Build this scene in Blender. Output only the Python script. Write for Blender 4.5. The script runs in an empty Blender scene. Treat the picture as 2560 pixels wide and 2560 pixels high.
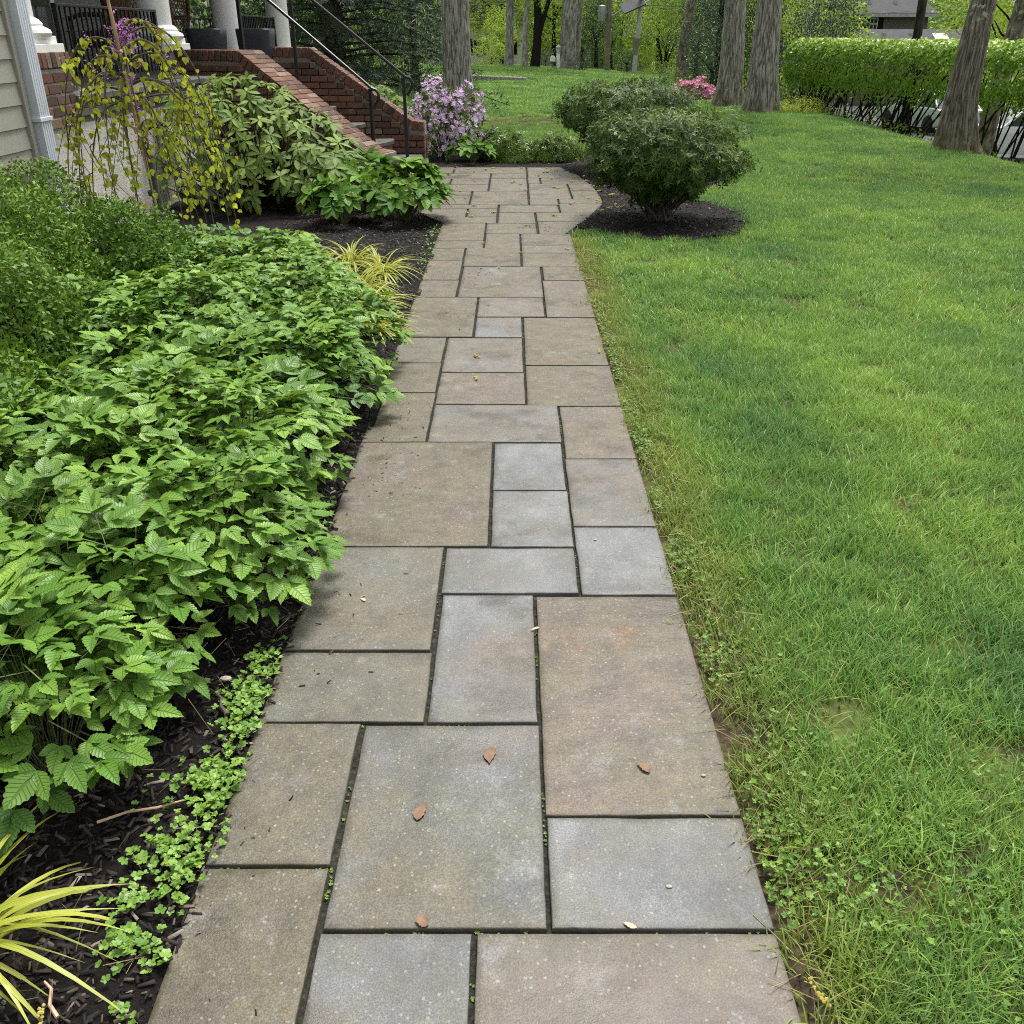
import bpy, bmesh, math, random
import numpy as np
from mathutils import Vector, Matrix, noise as mnoise

R = math.radians
rng = np.random.default_rng(11)
random.seed(11)
sc = bpy.context.scene
col = sc.collection

# ------------------------------------------------------------------ camera
cam_d = bpy.data.cameras.new('camera'); cam = bpy.data.objects.new('camera', cam_d); col.objects.link(cam)
cam.location = (0, 0, 1.62); cam.rotation_euler = (R(62.8), 0, 0)
cam_d.sensor_width = 36; cam_d.lens = 36 * 930 / 1024; cam_d.clip_end = 900; cam_d.clip_start = .05
sc.camera = cam
# ------------------------------------------------------------------ sky, sun, exposure (bright overcast)
w = bpy.data.worlds.new('World'); sc.world = w; w.use_nodes = True
nt = w.node_tree; nt.nodes.clear()
sky = nt.nodes.new('ShaderNodeTexSky'); sky.sky_type = 'NISHITA'; sky.sun_disc = False
sky.sun_elevation = R(66); sky.sun_rotation = R(25); sky.dust_density = 4; sky.air_density = 1.0; sky.ozone_density = 1
hs = nt.nodes.new('ShaderNodeHueSaturation'); hs.inputs['Saturation'].default_value = .22
bg = nt.nodes.new('ShaderNodeBackground'); bg.inputs['Strength'].default_value = .10
wo = nt.nodes.new('ShaderNodeOutputWorld')
nt.links.new(sky.outputs[0], hs.inputs['Color']); nt.links.new(hs.outputs[0], bg.inputs[0]); nt.links.new(bg.outputs[0], wo.inputs[0])
sun_d = bpy.data.lights.new('sun', 'SUN'); sun_d.energy = 1.5; sun_d.angle = R(16); sun_d.color = (1, .97, .92)
sun = bpy.data.objects.new('sun', sun_d); col.objects.link(sun)
sun.rotation_euler = (R(24), 0, R(155))
sc.view_settings.view_transform = 'Standard'; sc.view_settings.look = 'None'
sc.view_settings.exposure = 1.38; sc.view_settings.gamma = 1; sc.view_settings.use_curve_mapping = False
sc.render.engine = 'CYCLES'
sc.cycles.max_bounces = 4; sc.cycles.adaptive_threshold = .02; sc.cycles.use_denoising = False; sc.cycles.filter_width = 1.05; sc.cycles.use_light_tree = False; sc.cycles.sample_clamp_indirect = 4; sc.cycles.caustics_reflective = False

# ------------------------------------------------------------------ materials
MATS = {}
class NB:
    """small node builder"""
    def __init__(s, name):
        s.m = bpy.data.materials.new(name); s.m.use_nodes = True
        s.t = s.m.node_tree; s.t.nodes.clear()
        s.out = s.t.nodes.new('ShaderNodeOutputMaterial')
    def n(s, ty, **kw):
        nd = s.t.nodes.new('ShaderNode' + ty)
        for k, v in kw.items():
            if k.startswith('i_'):
                nd.inputs[k[2:].replace('_', ' ')].default_value = v
            else: setattr(nd, k, v)
        return nd
    def l(s, a, b): s.t.links.new(a, b)
    def ramp(s, fac, stops):
        r = s.n('ValToRGB'); e = r.color_ramp.elements
        while len(e) > 1: e.remove(e[0])
        e[0].position = stops[0][0]; e[0].color = (*stops[0][1], 1)
        for p, c in stops[1:]:
            k = e.new(p); k.color = (*c, 1)
        s.l(fac, r.inputs[0]); return r.outputs[0]
    def noise(s, vec, scale, detail=3, rough=.55):
        nd = s.n('TexNoise'); nd.inputs['Scale'].default_value = scale; nd.inputs['Detail'].default_value = detail
        nd.inputs['Roughness'].default_value = rough
        if vec is not None: s.l(vec, nd.inputs['Vector'])
        return nd.outputs['Fac']
    def math(s, op, a, b=None, c=None, clamp=False):
        nd = s.n('Math', operation=op); nd.use_clamp = clamp
        for i, v in enumerate((a, b, c)):
            if v is None: continue
            if isinstance(v, (int, float)): nd.inputs[i].default_value = v
            else: s.l(v, nd.inputs[i])
        return nd.outputs[0]
    def mix(s, fac, a, b, blend='MIX'):
        nd = s.n('Mix', data_type='RGBA', blend_type=blend)
        for i, v in ((0, fac), (6, a), (7, b)):
            if isinstance(v, (int, float)): nd.inputs[i].default_value = v
            elif isinstance(v, tuple): nd.inputs[i].default_value = (*v, 1)
            else: s.l(v, nd.inputs[i])
        return nd.outputs[2]
    def mapping(s, vec, scale=(1, 1, 1), loc=None):
        nd = s.n('Mapping'); nd.inputs['Scale'].default_value = scale
        s.l(vec, nd.inputs['Vector'])
        if loc is not None: s.l(loc, nd.inputs['Location'])
        return nd.outputs[0]
    def smooth(s, v, a, b):
        nd = s.n('MapRange', interpolation_type='SMOOTHSTEP'); nd.inputs[1].default_value = a; nd.inputs[2].default_value = b
        s.l(v, nd.inputs[0]); return nd.outputs[0]
    def attr(s, name): return s.n('Attribute', attribute_name=name)
    def bsdf(s, colr, rough=.6, bump=None, bstr=.3, bdist=.01, spec=.5, metal=0, coat=0):
        p = s.n('BsdfPrincipled')
        for k, v in (('Base Color', colr), ('Roughness', rough)):
            if isinstance(v, tuple): p.inputs[k].default_value = (*v, 1)
            elif isinstance(v, (int, float)): p.inputs[k].default_value = v
            else: s.l(v, p.inputs[k])
        p.inputs['Specular IOR Level'].default_value = spec; p.inputs['Metallic'].default_value = metal
        if coat: p.inputs['Coat Weight'].default_value = coat
        if bump is not None:
            b = s.n('Bump'); b.inputs['Strength'].default_value = bstr; b.inputs['Distance'].default_value = bdist
            s.l(bump, b.inputs['Height']); s.l(b.outputs[0], p.inputs['Normal'])
        return p
    def done(s, sh): s.l(sh.outputs[0], s.out.inputs[0]); MATS[s.m.name] = s.m; return s.m
    def pos(s): return s.n('NewGeometry').outputs['Position']
    def obj(s): return s.n('TexCoord').outputs['Object']
    def orand(s): return s.n('ObjectInfo').outputs['Random']

def simple(name, c, rough=.6, var=.15, scale=8, bump=.15, spec=.5, metal=0, world=False):
    b = NB(name); v = b.pos() if world else b.obj()
    n = b.noise(v, scale, 5)
    lo = tuple(x * (1 - var) for x in c); hi = tuple(min(1, x * (1 + var)) for x in c)
    cc = b.ramp(n, [(.3, lo), (.7, hi)])
    n2 = b.noise(v, scale * 12, 3)
    return b.done(b.bsdf(cc, rough, n2, bump, .004, spec, metal))

def leaf_mat(name, dark, mid, light, rough=.45, trans=.25, veins=0, spec=.4, stripe=None, midrib=True):
    b = NB(name)
    rnd = b.attr('rnd').outputs['Fac']; uv = b.n('SeparateXYZ'); b.l(b.attr('luv').outputs['Vector'], uv.inputs[0])
    ax, al = uv.outputs[0], uv.outputs[1]
    n = b.noise(b.pos(), 2.2, 2)
    f = b.math('ADD', b.math('MULTIPLY', rnd, .72), b.math('MULTIPLY', n, .28))
    c = b.ramp(f, [(.12, dark), (.5, mid), (.9, light)])
    c = b.mix(b.math('MULTIPLY', b.orand(), .22), c, light)
    bump = None
    absx = b.math('ABSOLUTE', ax)
    if stripe:
        s1 = b.math('GREATER_THAN', b.math('SINE', b.math('MULTIPLY', b.math('ADD', absx, .12), 9.5)), .72)
        c = b.mix(b.math('MULTIPLY', s1, .75), c, stripe)
    if veins:
        w_ = b.math('FRACT', b.math('SUBTRACT', b.math('MULTIPLY', al, veins), b.math('MULTIPLY', absx, 1.5)))
        vv = b.math('SUBTRACT', 1.0, b.smooth(b.math('ABSOLUTE', b.math('SUBTRACT', w_, .5)), 0.02, .16))
        mr = b.math('SUBTRACT', 1.0, b.smooth(absx, .02, .14))
        v2 = b.math('MAXIMUM', vv, mr)
        c = b.mix(b.math('MULTIPLY', v2, .32), c, tuple(x * .45 for x in dark))
        bump = b.math('SUBTRACT', 1.0, v2)
    elif midrib:
        mr = b.math('SUBTRACT', 1.0, b.smooth(absx, .03, .2))
        c = b.mix(b.math('MULTIPLY', mr, .3), c, tuple(min(1, x * 1.3 + .02) for x in light))
    p = b.bsdf(c, rough, bump, .55, .004, spec)
    t = b.n('BsdfTranslucent'); hsv = b.n('HueSaturation'); hsv.inputs['Value'].default_value = 1.25; hsv.inputs['Hue'].default_value = .485
    b.l(c, hsv.inputs['Color']); b.l(hsv.outputs[0], t.inputs[0])
    mx = b.n('MixShader'); mx.inputs[0].default_value = trans
    b.l(p.outputs[0], mx.inputs[1]); b.l(t.outputs[0], mx.inputs[2])
    return b.done(mx)

def bark_mat(name, dark, light, lichen=0, vs=1.0, moss=False):
    b = NB(name); v = b.obj()
    m = b.mapping(v, (9 * vs, 9 * vs, 1.6 * vs))
    n = b.noise(m, 3, 6, .65); n3 = b.noise(b.mapping(v, (30, 30, 12)), 3, 3)
    dsp = b.attr('ridge').outputs['Fac']
    f = b.math('ADD', b.math('MULTIPLY', n, .45), b.math('MULTIPLY', dsp, .75))
    c = b.ramp(f, [(.30, dark), (.68, light), (.8, tuple(x * 1.15 for x in light))])
    if lichen:
        l1 = b.smooth(b.noise(v, 9, 4, .7), .63 - .06 * lichen, .67 - .06 * lichen)
        l2 = b.smooth(b.noise(v, 1.1, 2), .45, .6)
        c = b.mix(b.math('MULTIPLY', b.math('MULTIPLY', l1, l2), .85), c, (.42, .46, .34))
    if moss:
        z = b.n('SeparateXYZ'); b.l(v, z.inputs[0])
        k = b.math('MULTIPLY', b.smooth(b.math('ADD', z.outputs[2], b.math('MULTIPLY', b.noise(v, 4, 3), .9)), 1.0, .35), .75)
        c = b.mix(k, c, (.085, .075, .018))
    h = b.math('ADD', n, b.math('MULTIPLY', n3, .35))
    return b.done(b.bsdf(c, .9, h, .6, .02, .2))

# flagstone: grey bluestone with brown, olive and pale blooms; the object's colour sets how much of each
def stone_mat():
    b = NB('bluestone'); oi = b.n('ObjectInfo')
    off = b.n('VectorMath', operation='SCALE'); off.inputs[0].default_value = (37, 71, 13); b.l(oi.outputs['Random'], off.inputs['Scale'])
    v = b.n('VectorMath', operation='ADD'); b.l(b.obj(), v.inputs[0]); b.l(off.outputs[0], v.inputs[1]); v = v.outputs[0]
    big = b.noise(v, 2.6, 4, .6); big2 = b.noise(b.mapping(v, (1.6, 1, 1)), 4.2, 5, .65); med = b.noise(v, 11, 5, .65)
    fine = b.noise(v, 240, 3, .7); grain = b.noise(v, 620, 2, .8); mot = b.noise(v, 55, 5, .75)
    sepc = b.n('SeparateColor'); b.l(oi.outputs['Color'], sepc.inputs[0])
    brown, olive, lite = sepc.outputs[0], sepc.outputs[1], sepc.outputs[2]
    c = b.ramp(big2, [(.28, (.052, .055, .055)), (.5, (.096, .099, .097)), (.72, (.155, .157, .156))])
    kb = b.smooth(b.math('ADD', b.math('MULTIPLY', big, .9), b.math('MULTIPLY', brown, .55)), .50, .78)
    c = b.mix(b.math('MULTIPLY', kb, .85), c, b.ramp(med, [(.3, (.060, .040, .024)), (.7, (.132, .092, .058))]))
    ko = b.smooth(b.math('ADD', b.math('MULTIPLY', b.noise(v, 3.4, 4, .6), .9), b.math('MULTIPLY', olive, .5)), .54, .80)
    c = b.mix(b.math('MULTIPLY', ko, .7), c, b.ramp(med, [(.3, (.042, .037, .014)), (.7, (.105, .090, .042))]))
    rust = b.smooth(b.noise(v, 5.0, 6, .72), .56, .72)
    c = b.mix(b.math('MULTIPLY', b.math('MULTIPLY', rust, b.math('POWER', brown, 3)), .7), c, (.20, .098, .038))
    pale = b.smooth(b.noise(v, 6.5, 4, .7), .56, .78)
    c = b.mix(b.math('MULTIPLY', pale, .5), c, (.225, .23, .235))
    # lichen discs and spatter
    vo = b.n('TexVoronoi', feature='F1'); vo.inputs['Scale'].default_value = 9; vo.inputs['Randomness'].default_value = 1; b.l(v, vo.inputs['Vector'])
    hit = b.n('SeparateColor'); b.l(vo.outputs['Color'], hit.inputs[0])
    disc = b.math('MULTIPLY', b.math('SUBTRACT', 1.0, b.smooth(b.math('ADD', vo.outputs['Distance'], b.math('MULTIPLY', med, .12)), .16, .26)), b.math('GREATER_THAN', hit.outputs[0], .8))
    c = b.mix(b.math('MULTIPLY', disc, .34), c, (.20, .185, .125))
    v2 = b.n('TexVoronoi', feature='F1'); v2.inputs['Scale'].default_value = 75; b.l(v, v2.inputs['Vector'])
    h2 = b.n('SeparateColor'); b.l(v2.outputs['Color'], h2.inputs[0])
    sp = b.math('MULTIPLY', b.math('SUBTRACT', 1.0, b.smooth(v2.outputs['Distance'], .16, .30)), b.math('GREATER_THAN', h2.outputs[0], .72))
    c = b.mix(b.math('MULTIPLY', sp, .5), c, (.27, .27, .245))
    v3 = b.n('TexVoronoi', feature='F1'); v3.inputs['Scale'].default_value = 42; b.l(v, v3.inputs['Vector'])
    h3 = b.n('SeparateColor'); b.l(v3.outputs['Color'], h3.inputs[0])
    dk = b.math('MULTIPLY', b.math('SUBTRACT', 1.0, b.smooth(v3.outputs['Distance'], .05, .13)), b.math('GREATER_THAN', h3.outputs[1], .9))
    c = b.mix(b.math('MULTIPLY', dk, .75), c, (.05, .045, .04))
    c = b.mix(b.math('MULTIPLY', b.smooth(mot, .3, .75), .30), c, b.mix(.5, c, (.25, .25, .24)))
    g = b.ramp(fine, [(.32, (.42, .42, .42)), (.5, (1, 1, 1)), (.66, (1.75, 1.75, 1.7))])
    c = b.mix(.75, c, b.mix(1.0, c, g, 'MULTIPLY'))
    g2 = b.ramp(grain, [(.35, (.6, .6, .6)), (.65, (1.45, 1.45, 1.45))])
    c = b.mix(.6, c, b.mix(1.0, c, g2, 'MULTIPLY'))
    c = b.mix(b.math('MULTIPLY', b.math('SUBTRACT', lite, .5, clamp=True), .8), c, (.25, .255, .26))
    damp = b.smooth(b.noise(v, 3.1, 5, .65), .52, .68)
    c = b.mix(b.math('MULTIPLY', damp, .75), c, b.mix(1.0, c, (.50, .47, .42), 'MULTIPLY'))
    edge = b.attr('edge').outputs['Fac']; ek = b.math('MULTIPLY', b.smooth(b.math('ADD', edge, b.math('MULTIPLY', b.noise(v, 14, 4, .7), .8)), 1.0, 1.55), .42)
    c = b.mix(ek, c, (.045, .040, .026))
    cleft = b.math('MULTIPLY', b.noise(b.mapping(v, (2.2, 6, 1)), 3, 5, .6), b.math('MULTIPLY', brown, 1.0))
    hgt = b.math('ADD', b.math('ADD', b.math('MULTIPLY', fine, .25), b.math('MULTIPLY', med, .5)), b.math('MULTIPLY', cleft, 1.2))
    rough = b.math('ADD', .42, b.math('MULTIPLY', b.noise(v, 5, 4), .3))
    rough = b.math('SUBTRACT', rough, b.math('MULTIPLY', damp, .16))
    return b.done(b.bsdf(c, rough, hgt, .6, .007, .5))
stone_mat()

def brick_mat(name='brick_clay', wash=.6, share=.55):
    b = NB(name); r = b.orand(); v = b.obj()
    c = b.ramp(r, [(0, (.075, .045, .034)), (.18, (.155, .075, .050)), (.4, (.205, .098, .064)), (.6, (.14, .080, .058)), (.8, (.085, .056, .045)), (.92, (.18, .12, .085)), (1, (.28, .20, .14))])
    off = b.n('VectorMath', operation='SCALE'); off.inputs[0].default_value = (31, 17, 53); b.l(r, off.inputs['Scale'])
    vv = b.n('VectorMath', operation='ADD'); b.l(v, vv.inputs[0]); b.l(off.outputs[0], vv.inputs[1]); vv = vv.outputs[0]
    n = b.noise(vv, 26, 5, .7); c = b.mix(b.smooth(n, .45, .75), c, b.mix(.6, c, (.09, .05, .04)))
    wsh = b.smooth(b.noise(vv, 14, 5, .75), .56, .72); k = b.math('MULTIPLY', wsh, b.math('MULTIPLY', b.math('GREATER_THAN', b.math('FRACT', b.math('MULTIPLY', r, 7.3)), share), wash))
    c = b.mix(k, c, (.42, .36, .31))
    return b.done(b.bsdf(c, .85, b.noise(vv, 90, 4, .7), .6, .006, .25))
brick_mat(); brick_mat('brick_weathered', .75, -1)
simple('mortar', (.27, .24, .21), .95, .25, 12, .6, .2)
def joint_mat():
    b = NB('joint_sand'); p = b.pos(); n = b.noise(p, 60, 4, .7)
    c = b.ramp(n, [(.3, (.012, .012, .010)), (.55, (.035, .034, .028)), (.75, (.10, .09, .07))])
    c = b.mix(b.math('MULTIPLY', b.smooth(b.noise(p, 3.5, 4, .65), .55, .68), .8), c, (.045, .065, .014))
    b.done(b.bsdf(c, .95, b.noise(p, 120, 3), 1.0, .01, .15))
joint_mat()
simple('siding_paint', (.33, .31, .262), .5, .05, 3, .08)
simple('siding_dark', (.13, .135, .125), .6, .06, 3, .08)
simple('white_paint', (.80, .79, .76), .45, .04, 4, .06)
simple('downspout_paint', (.60, .63, .69), .35, .05, 3, .05)
simple('black_iron', (.012, .012, .013), .42, .3, 9, .1, .5)
simple('planter_grey', (.032, .037, .047), .55, .12, 5, .12)
simple('wicker', (.10, .055, .035), .6, .4, 22, .3)
simple('cushion', (.20, .08, .07), .9, .5, 30, .2)
simple('bamboo', (.42, .27, .13), .5, .3, 9, .1)
simple('tie_green', (.02, .10, .06), .5, .2)
simple('twig', (.085, .072, .056), .8, .35, 20, .4)
simple('twig_dark', (.035, .028, .02), .85, .35, 20, .4)
simple('twig_green', (.10, .13, .04), .7, .3, 20, .3)
simple('asphalt', (.055, .057, .063), .85, .2, 6, .4, world=True)
simple('curb', (.36, .34, .31), .85, .2, 5, .4)
simple('roof_shingle', (.055, .055, .058), .9, .25, 5, .5)
simple('house_grey', (.16, .145, .13), .8, .06, 1, .1)
simple('window_glass', (.03, .035, .04), .08, .1, 1, .0)
simple('pole_wood', (.20, .17, .14), .85, .3, 6, .4)
simple('pole_grey', (.42, .43, .44), .7, .2, 6, .3)
simple('metal_grey', (.35, .37, .39), .4, .1, 5, .1, metal=.6)
simple('car_white', (.80, .82, .84), .22, .02, 1, .0)
simple('car_silver', (.52, .55, .58), .22, .03, 1, .0)
simple('tyre', (.015, .015, .015), .8, .2, 9, .2)
simple('field_stone', (.26, .25, .23), .9, .3, 5, .6)
simple('dry_straw', (.48, .38, .2), .7, .3, 15, .1)
simple('fallen_leaf', (.17, .10, .055), .75, .5, 40, .2)
simple('petal_tan', (.55, .36, .24), .6, .2, 40, .1)
simple('catkin', (.52, .42, .11), .8, .3, 90, .5)
simple('pebble', (.36, .32, .25), .8, .2, 40, .3)
simple('ceiling', (.55, .55, .53), .8, .05, 1, .05)

def stucco():
    b = NB('pebble_stucco'); v = b.obj()
    vo = b.n('TexVoronoi'); vo.inputs['Scale'].default_value = 55; b.l(b.mapping(v, (1, .6, 1)), vo.inputs['Vector'])
    h = b.n('SeparateColor'); b.l(vo.outputs['Color'], h.inputs[0])
    n = b.noise(v, 8, 4); c = b.ramp(n, [(.3, (.48, .45, .39)), (.7, (.66, .62, .55))])
    spk = b.math('MULTIPLY', b.math('GREATER_THAN', h.outputs[0], .72), b.math('SUBTRACT', 1.0, b.smooth(vo.outputs['Distance'], .2, .45)))
    c = b.mix(b.math('MULTIPLY', spk, .8), c, b.ramp(h.outputs[1], [(0, (.12, .1, .08)), (1, (.30, .26, .2))]))
    b.done(b.bsdf(c, .9, b.math('SUBTRACT', 1.0, vo.outputs['Distance']), .35, .006, .25))
stucco()

def ground_mat():
    b = NB('lawn_soil'); p = b.pos()
    n = b.noise(p, 1.3, 5); n2 = b.noise(p, 28, 4, .7)
    soil = b.ramp(n2, [(.3, (.03, .022, .015)), (.55, (.07, .052, .034)), (.75, (.15, .12, .07))])
    gr = b.ramp(b.noise(p, 2.5, 5, .6), [(.3, (.07, .13, .022)), (.55, (.12, .20, .03)), (.75, (.17, .25, .035))])
    sep = b.n('SeparateXYZ'); b.l(p, sep.inputs[0])
    far = b.smooth(sep.outputs[1], 11.0, 20.0)
    bare = b.smooth(b.noise(b.mapping(p, (.55, .9, 1)), .55, 4, .65), .60, .68)
    fm = b.math('MULTIPLY', far, b.math('SUBTRACT', 1.0, b.math('MULTIPLY', bare, .5)))
    dx = b.math('DIVIDE', b.math('SUBTRACT', sep.outputs[0], .35), 1.7); dy = b.math('DIVIDE', b.math('SUBTRACT', sep.outputs[1], 21.3), 2.0)
    dd = b.math('ADD', b.math('ADD', b.math('MULTIPLY', dx, dx), b.math('MULTIPLY', dy, dy)), b.math('MULTIPLY', b.noise(p, 1.6, 4, .7), 1.2))
    fm = b.math('MULTIPLY', fm, b.smooth(dd, .8, 1.15))
    cov = b.math('MAXIMUM', b.math('MULTIPLY', b.smooth(n, .46, .62), .7), b.math('MULTIPLY', fm, .9))
    c = b.mix(cov, soil, gr)
    c = b.mix(b.math('MULTIPLY', b.smooth(b.noise(p, 7, 4, .7), .48, .60), .75), c, (.115, .12, .022))
    b.done(b.bsdf(c, .95, n2, .9, .02, .15))
ground_mat()

def mulch_mat(name, base):
    b = NB(name); p = b.pos()
    n = b.noise(b.mapping(p, (1, 1.6, 1)), 45, 5, .75); n2 = b.noise(p, 160, 3, .7)
    c = b.ramp(n, [(.3, tuple(x * .35 for x in base)), (.55, base), (.75, tuple(x * 2.4 for x in base))])
    b.done(b.bsdf(c, .9, b.math('ADD', n, b.math('MULTIPLY', n2, .4)), 1.0, .02, .25))
mulch_mat('mulch', (.012, .009, .0075))
def chip_mat():
    b = NB('bark_chips'); r = b.attr('rnd').outputs['Fac']
    c = b.ramp(r, [(0, (.006, .005, .005)), (.6, (.018, .014, .012)), (.84, (.04, .03, .023)), (.95, (.10, .075, .055)), (1, (.28, .25, .21))])
    b.done(b.bsdf(c, .75, b.noise(b.pos(), 180, 3), .5, .003, .3))
chip_mat()

def grass_mat():
    b = NB('grass_blade'); p = b.pos()
    r = b.attr('rnd').outputs['Fac']; uv = b.n('SeparateXYZ'); b.l(b.attr('luv').outputs['Vector'], uv.inputs[0])
    patch = b.noise(p, .75, 4, .62); patch2 = b.noise(b.mapping(p, (1, .45, 1)), 1.9, 3, .6)
    f = b.math('ADD', b.math('MULTIPLY', b.math('ADD', b.math('MULTIPLY', patch, .62), b.math('MULTIPLY', patch2, .38)), 1.0), b.math('MULTIPLY', b.math('SUBTRACT', r, .5), .20))
    c = b.ramp(f, [(.34, (.105, .235, .070)), (.46, (.170, .322, .075)), (.54, (.250, .410, .080)), (.66, (.350, .505, .105))])
    dry = b.math('GREATER_THAN', r, .955); c = b.mix(b.math('MULTIPLY', dry, .75), c, (.40, .33, .15))
    # yellowing strip beside the paving
    sep = b.n('SeparateXYZ'); b.l(p, sep.inputs[0])
    e = b.math('SUBTRACT', 1.0, b.smooth(b.math('ADD', sep.outputs[0], b.math('MULTIPLY', b.noise(p, 2.2, 3), .35)), .72, 1.05))
    e = b.math('MULTIPLY', e, b.math('SUBTRACT', 1.0, b.smooth(sep.outputs[1], 8.4, 8.8)))
    c = b.mix(b.math('MULTIPLY', e, .5), c, (.33, .33, .07))
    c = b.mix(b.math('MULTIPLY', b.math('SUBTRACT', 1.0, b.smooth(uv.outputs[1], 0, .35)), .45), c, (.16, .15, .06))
    pr = b.bsdf(c, .42, None, spec=.35)
    t = b.n('BsdfTranslucent'); b.l(c, t.inputs[0]); mx = b.n('MixShader'); mx.inputs[0].default_value = .3
    b.l(pr.outputs[0], mx.inputs[1]); b.l(t.outputs[0], mx.inputs[2]); b.done(mx)
grass_mat()

leaf_mat('astilbe_leaf', (0.036, 0.105, 0.011), (0.115, 0.250, 0.030), (0.275, 0.445, 0.070), .42, .2, veins=9, spec=.32)
leaf_mat('boxwood_leaf', (0.026, 0.088, 0.010), (0.098, 0.215, 0.020), (0.320, 0.460, 0.055), .5, .2, midrib=False, spec=.25)
leaf_mat('rhodo_leaf', (0.055, 0.105, 0.020), (0.125, 0.205, 0.040), (0.255, 0.345, 0.072), .55, .2, spec=.18)
leaf_mat('hellebore_leaf', (0.036, 0.110, 0.012), (0.095, 0.225, 0.026), (0.215, 0.375, 0.050), .5, .22, veins=5, spec=.18)
leaf_mat('hellebore_flower', (.30, .36, .13), (.40, .45, .20), (.52, .54, .32), .5, .35, midrib=False)
leaf_mat('redbud_leaf', (0.240, 0.200, 0.022), (0.370, 0.420, 0.030), (0.480, 0.600, 0.060), .42, .4, midrib=False)
leaf_mat('redbud_flower', (0.360, 0.090, 0.380), (0.540, 0.200, 0.560), (0.700, 0.380, 0.700), .5, .3, midrib=False)
leaf_mat('azalea_flower', (0.580, 0.360, 0.640), (0.740, 0.520, 0.780), (0.880, 0.740, 0.880), .5, .35, midrib=False)
leaf_mat('azalea_leaf', (.05, .09, .03), (.10, .16, .04), (.20, .25, .06), .45, .2)
leaf_mat('magenta_flower', (0.450, 0.040, 0.300), (0.660, 0.260, 0.380), (0.800, 0.500, 0.520), .5, .3, midrib=False)
leaf_mat('hakone_blade', (0.240, 0.270, 0.030), (0.420, 0.440, 0.050), (0.560, 0.550, 0.100), .42, .3, stripe=(.16, .27, .035), midrib=False)
leaf_mat('shrub_leaf', (0.018, 0.050, 0.012), (0.056, 0.112, 0.022), (0.185, 0.245, 0.050), .5, .2, spec=.2)
leaf_mat('lowshrub_leaf', (0.045, 0.110, 0.018), (0.110, 0.200, 0.030), (0.210, 0.300, 0.050), .4, .2)
leaf_mat('weed_leaf', (0.075, 0.180, 0.022), (0.150, 0.290, 0.038), (0.240, 0.390, 0.065), .45, .25, midrib=False)
leaf_mat('clover_leaf', (0.065, 0.155, 0.020), (0.130, 0.250, 0.032), (0.210, 0.330, 0.050), .45, .25, midrib=False)
leaf_mat('hedge_leaf', (0.035, 0.100, 0.008), (0.150, 0.310, 0.018), (0.360, 0.510, 0.042), .42, .3, midrib=False)
leaf_mat('pine_needle', (0.008, 0.022, 0.011), (0.022, 0.048, 0.020), (0.060, 0.100, 0.032), .5, .12, midrib=False)
leaf_mat('pine_candle', (.16, .17, .05), (.26, .26, .08), (.34, .33, .12), .6, .2, midrib=False)
leaf_mat('spring_leaf', (0.140, 0.240, 0.026), (0.300, 0.430, 0.045), (0.500, 0.620, 0.090), .5, .4, midrib=False)
leaf_mat('mid_leaf', (0.065, 0.150, 0.024), (0.150, 0.270, 0.042), (0.270, 0.410, 0.070), .5, .35, midrib=False)
leaf_mat('dark_leaf', (0.018, 0.045, 0.018), (0.042, 0.080, 0.032), (0.085, 0.140, 0.055), .42, .15, midrib=False)
leaf_mat('spruce_leaf', (.025, .05, .036), (.055, .09, .065), (.10, .15, .11), .5, .12, midrib=False)
leaf_mat('gold_leaf', (0.160, 0.220, 0.014), (0.300, 0.360, 0.020), (0.460, 0.500, 0.035), .5, .3, midrib=False)
bark_mat('oak_bark', (.085, .076, .066), (.34, .315, .285), 0, 1, True)
bark_mat('grey_bark', (.12, .11, .10), (.33, .31, .285), .4)
bark_mat('lichen_bark', (.055, .045, .036), (.21, .18, .145), 1.0, 1, True)
bark_mat('dark_bark', (.014, .012, .010), (.05, .043, .036))
bark_mat('pale_bark', (.17, .155, .13), (.42, .40, .36), .5)

# ------------------------------------------------------------------ mesh helpers
def big_mesh(name, V, Fs, attrs=None, smooth=False):
    me = bpy.data.meshes.new(name); V = np.asarray(V, np.float32)
    if not isinstance(Fs, (list, tuple)): Fs = [Fs]
    Fs = [np.asarray(f, np.int32) for f in Fs if len(f)]
    me.vertices.add(len(V)); me.vertices.foreach_set('co', V.ravel())
    loops = np.concatenate([f.ravel() for f in Fs]); sizes = np.concatenate([np.full(len(f), f.shape[1], np.int32) for f in Fs])
    me.loops.add(len(loops)); me.loops.foreach_set('vertex_index', loops)
    me.polygons.add(len(sizes)); me.polygons.foreach_set('loop_start', np.concatenate([[0], np.cumsum(sizes)[:-1]]).astype(np.int32))
    if smooth: me.polygons.foreach_set('use_smooth', np.ones(len(sizes), bool))
    me.update(calc_edges=True)
    for k, (ty, data) in (attrs or {}).items():
        a = me.attributes.new(k, ty, 'POINT'); a.data.foreach_set('vector' if ty == 'FLOAT_VECTOR' else 'value', np.asarray(data, np.float32).ravel())
    return me

def obj(name, me, mat=None, parent=None, loc=(0, 0, 0), rot=None):
    o = bpy.data.objects.new(name, me); col.objects.link(o); o.location = loc
    if rot is not None: o.rotation_euler = rot
    if parent is not None: o.parent = parent
    if mat and me is not None and not me.materials: me.materials.append(MATS[mat])
    return o
def tag(o, label=None, cat=None, group=None, kind=None):
    for k, v in (('label', label), ('category', cat), ('group', group), ('kind', kind)):
        if v: o[k] = v
    return o
def thing(name, loc, label, cat, group=None, rot=None):
    return tag(obj(name, None, loc=loc, rot=rot), label, cat, group)

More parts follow.
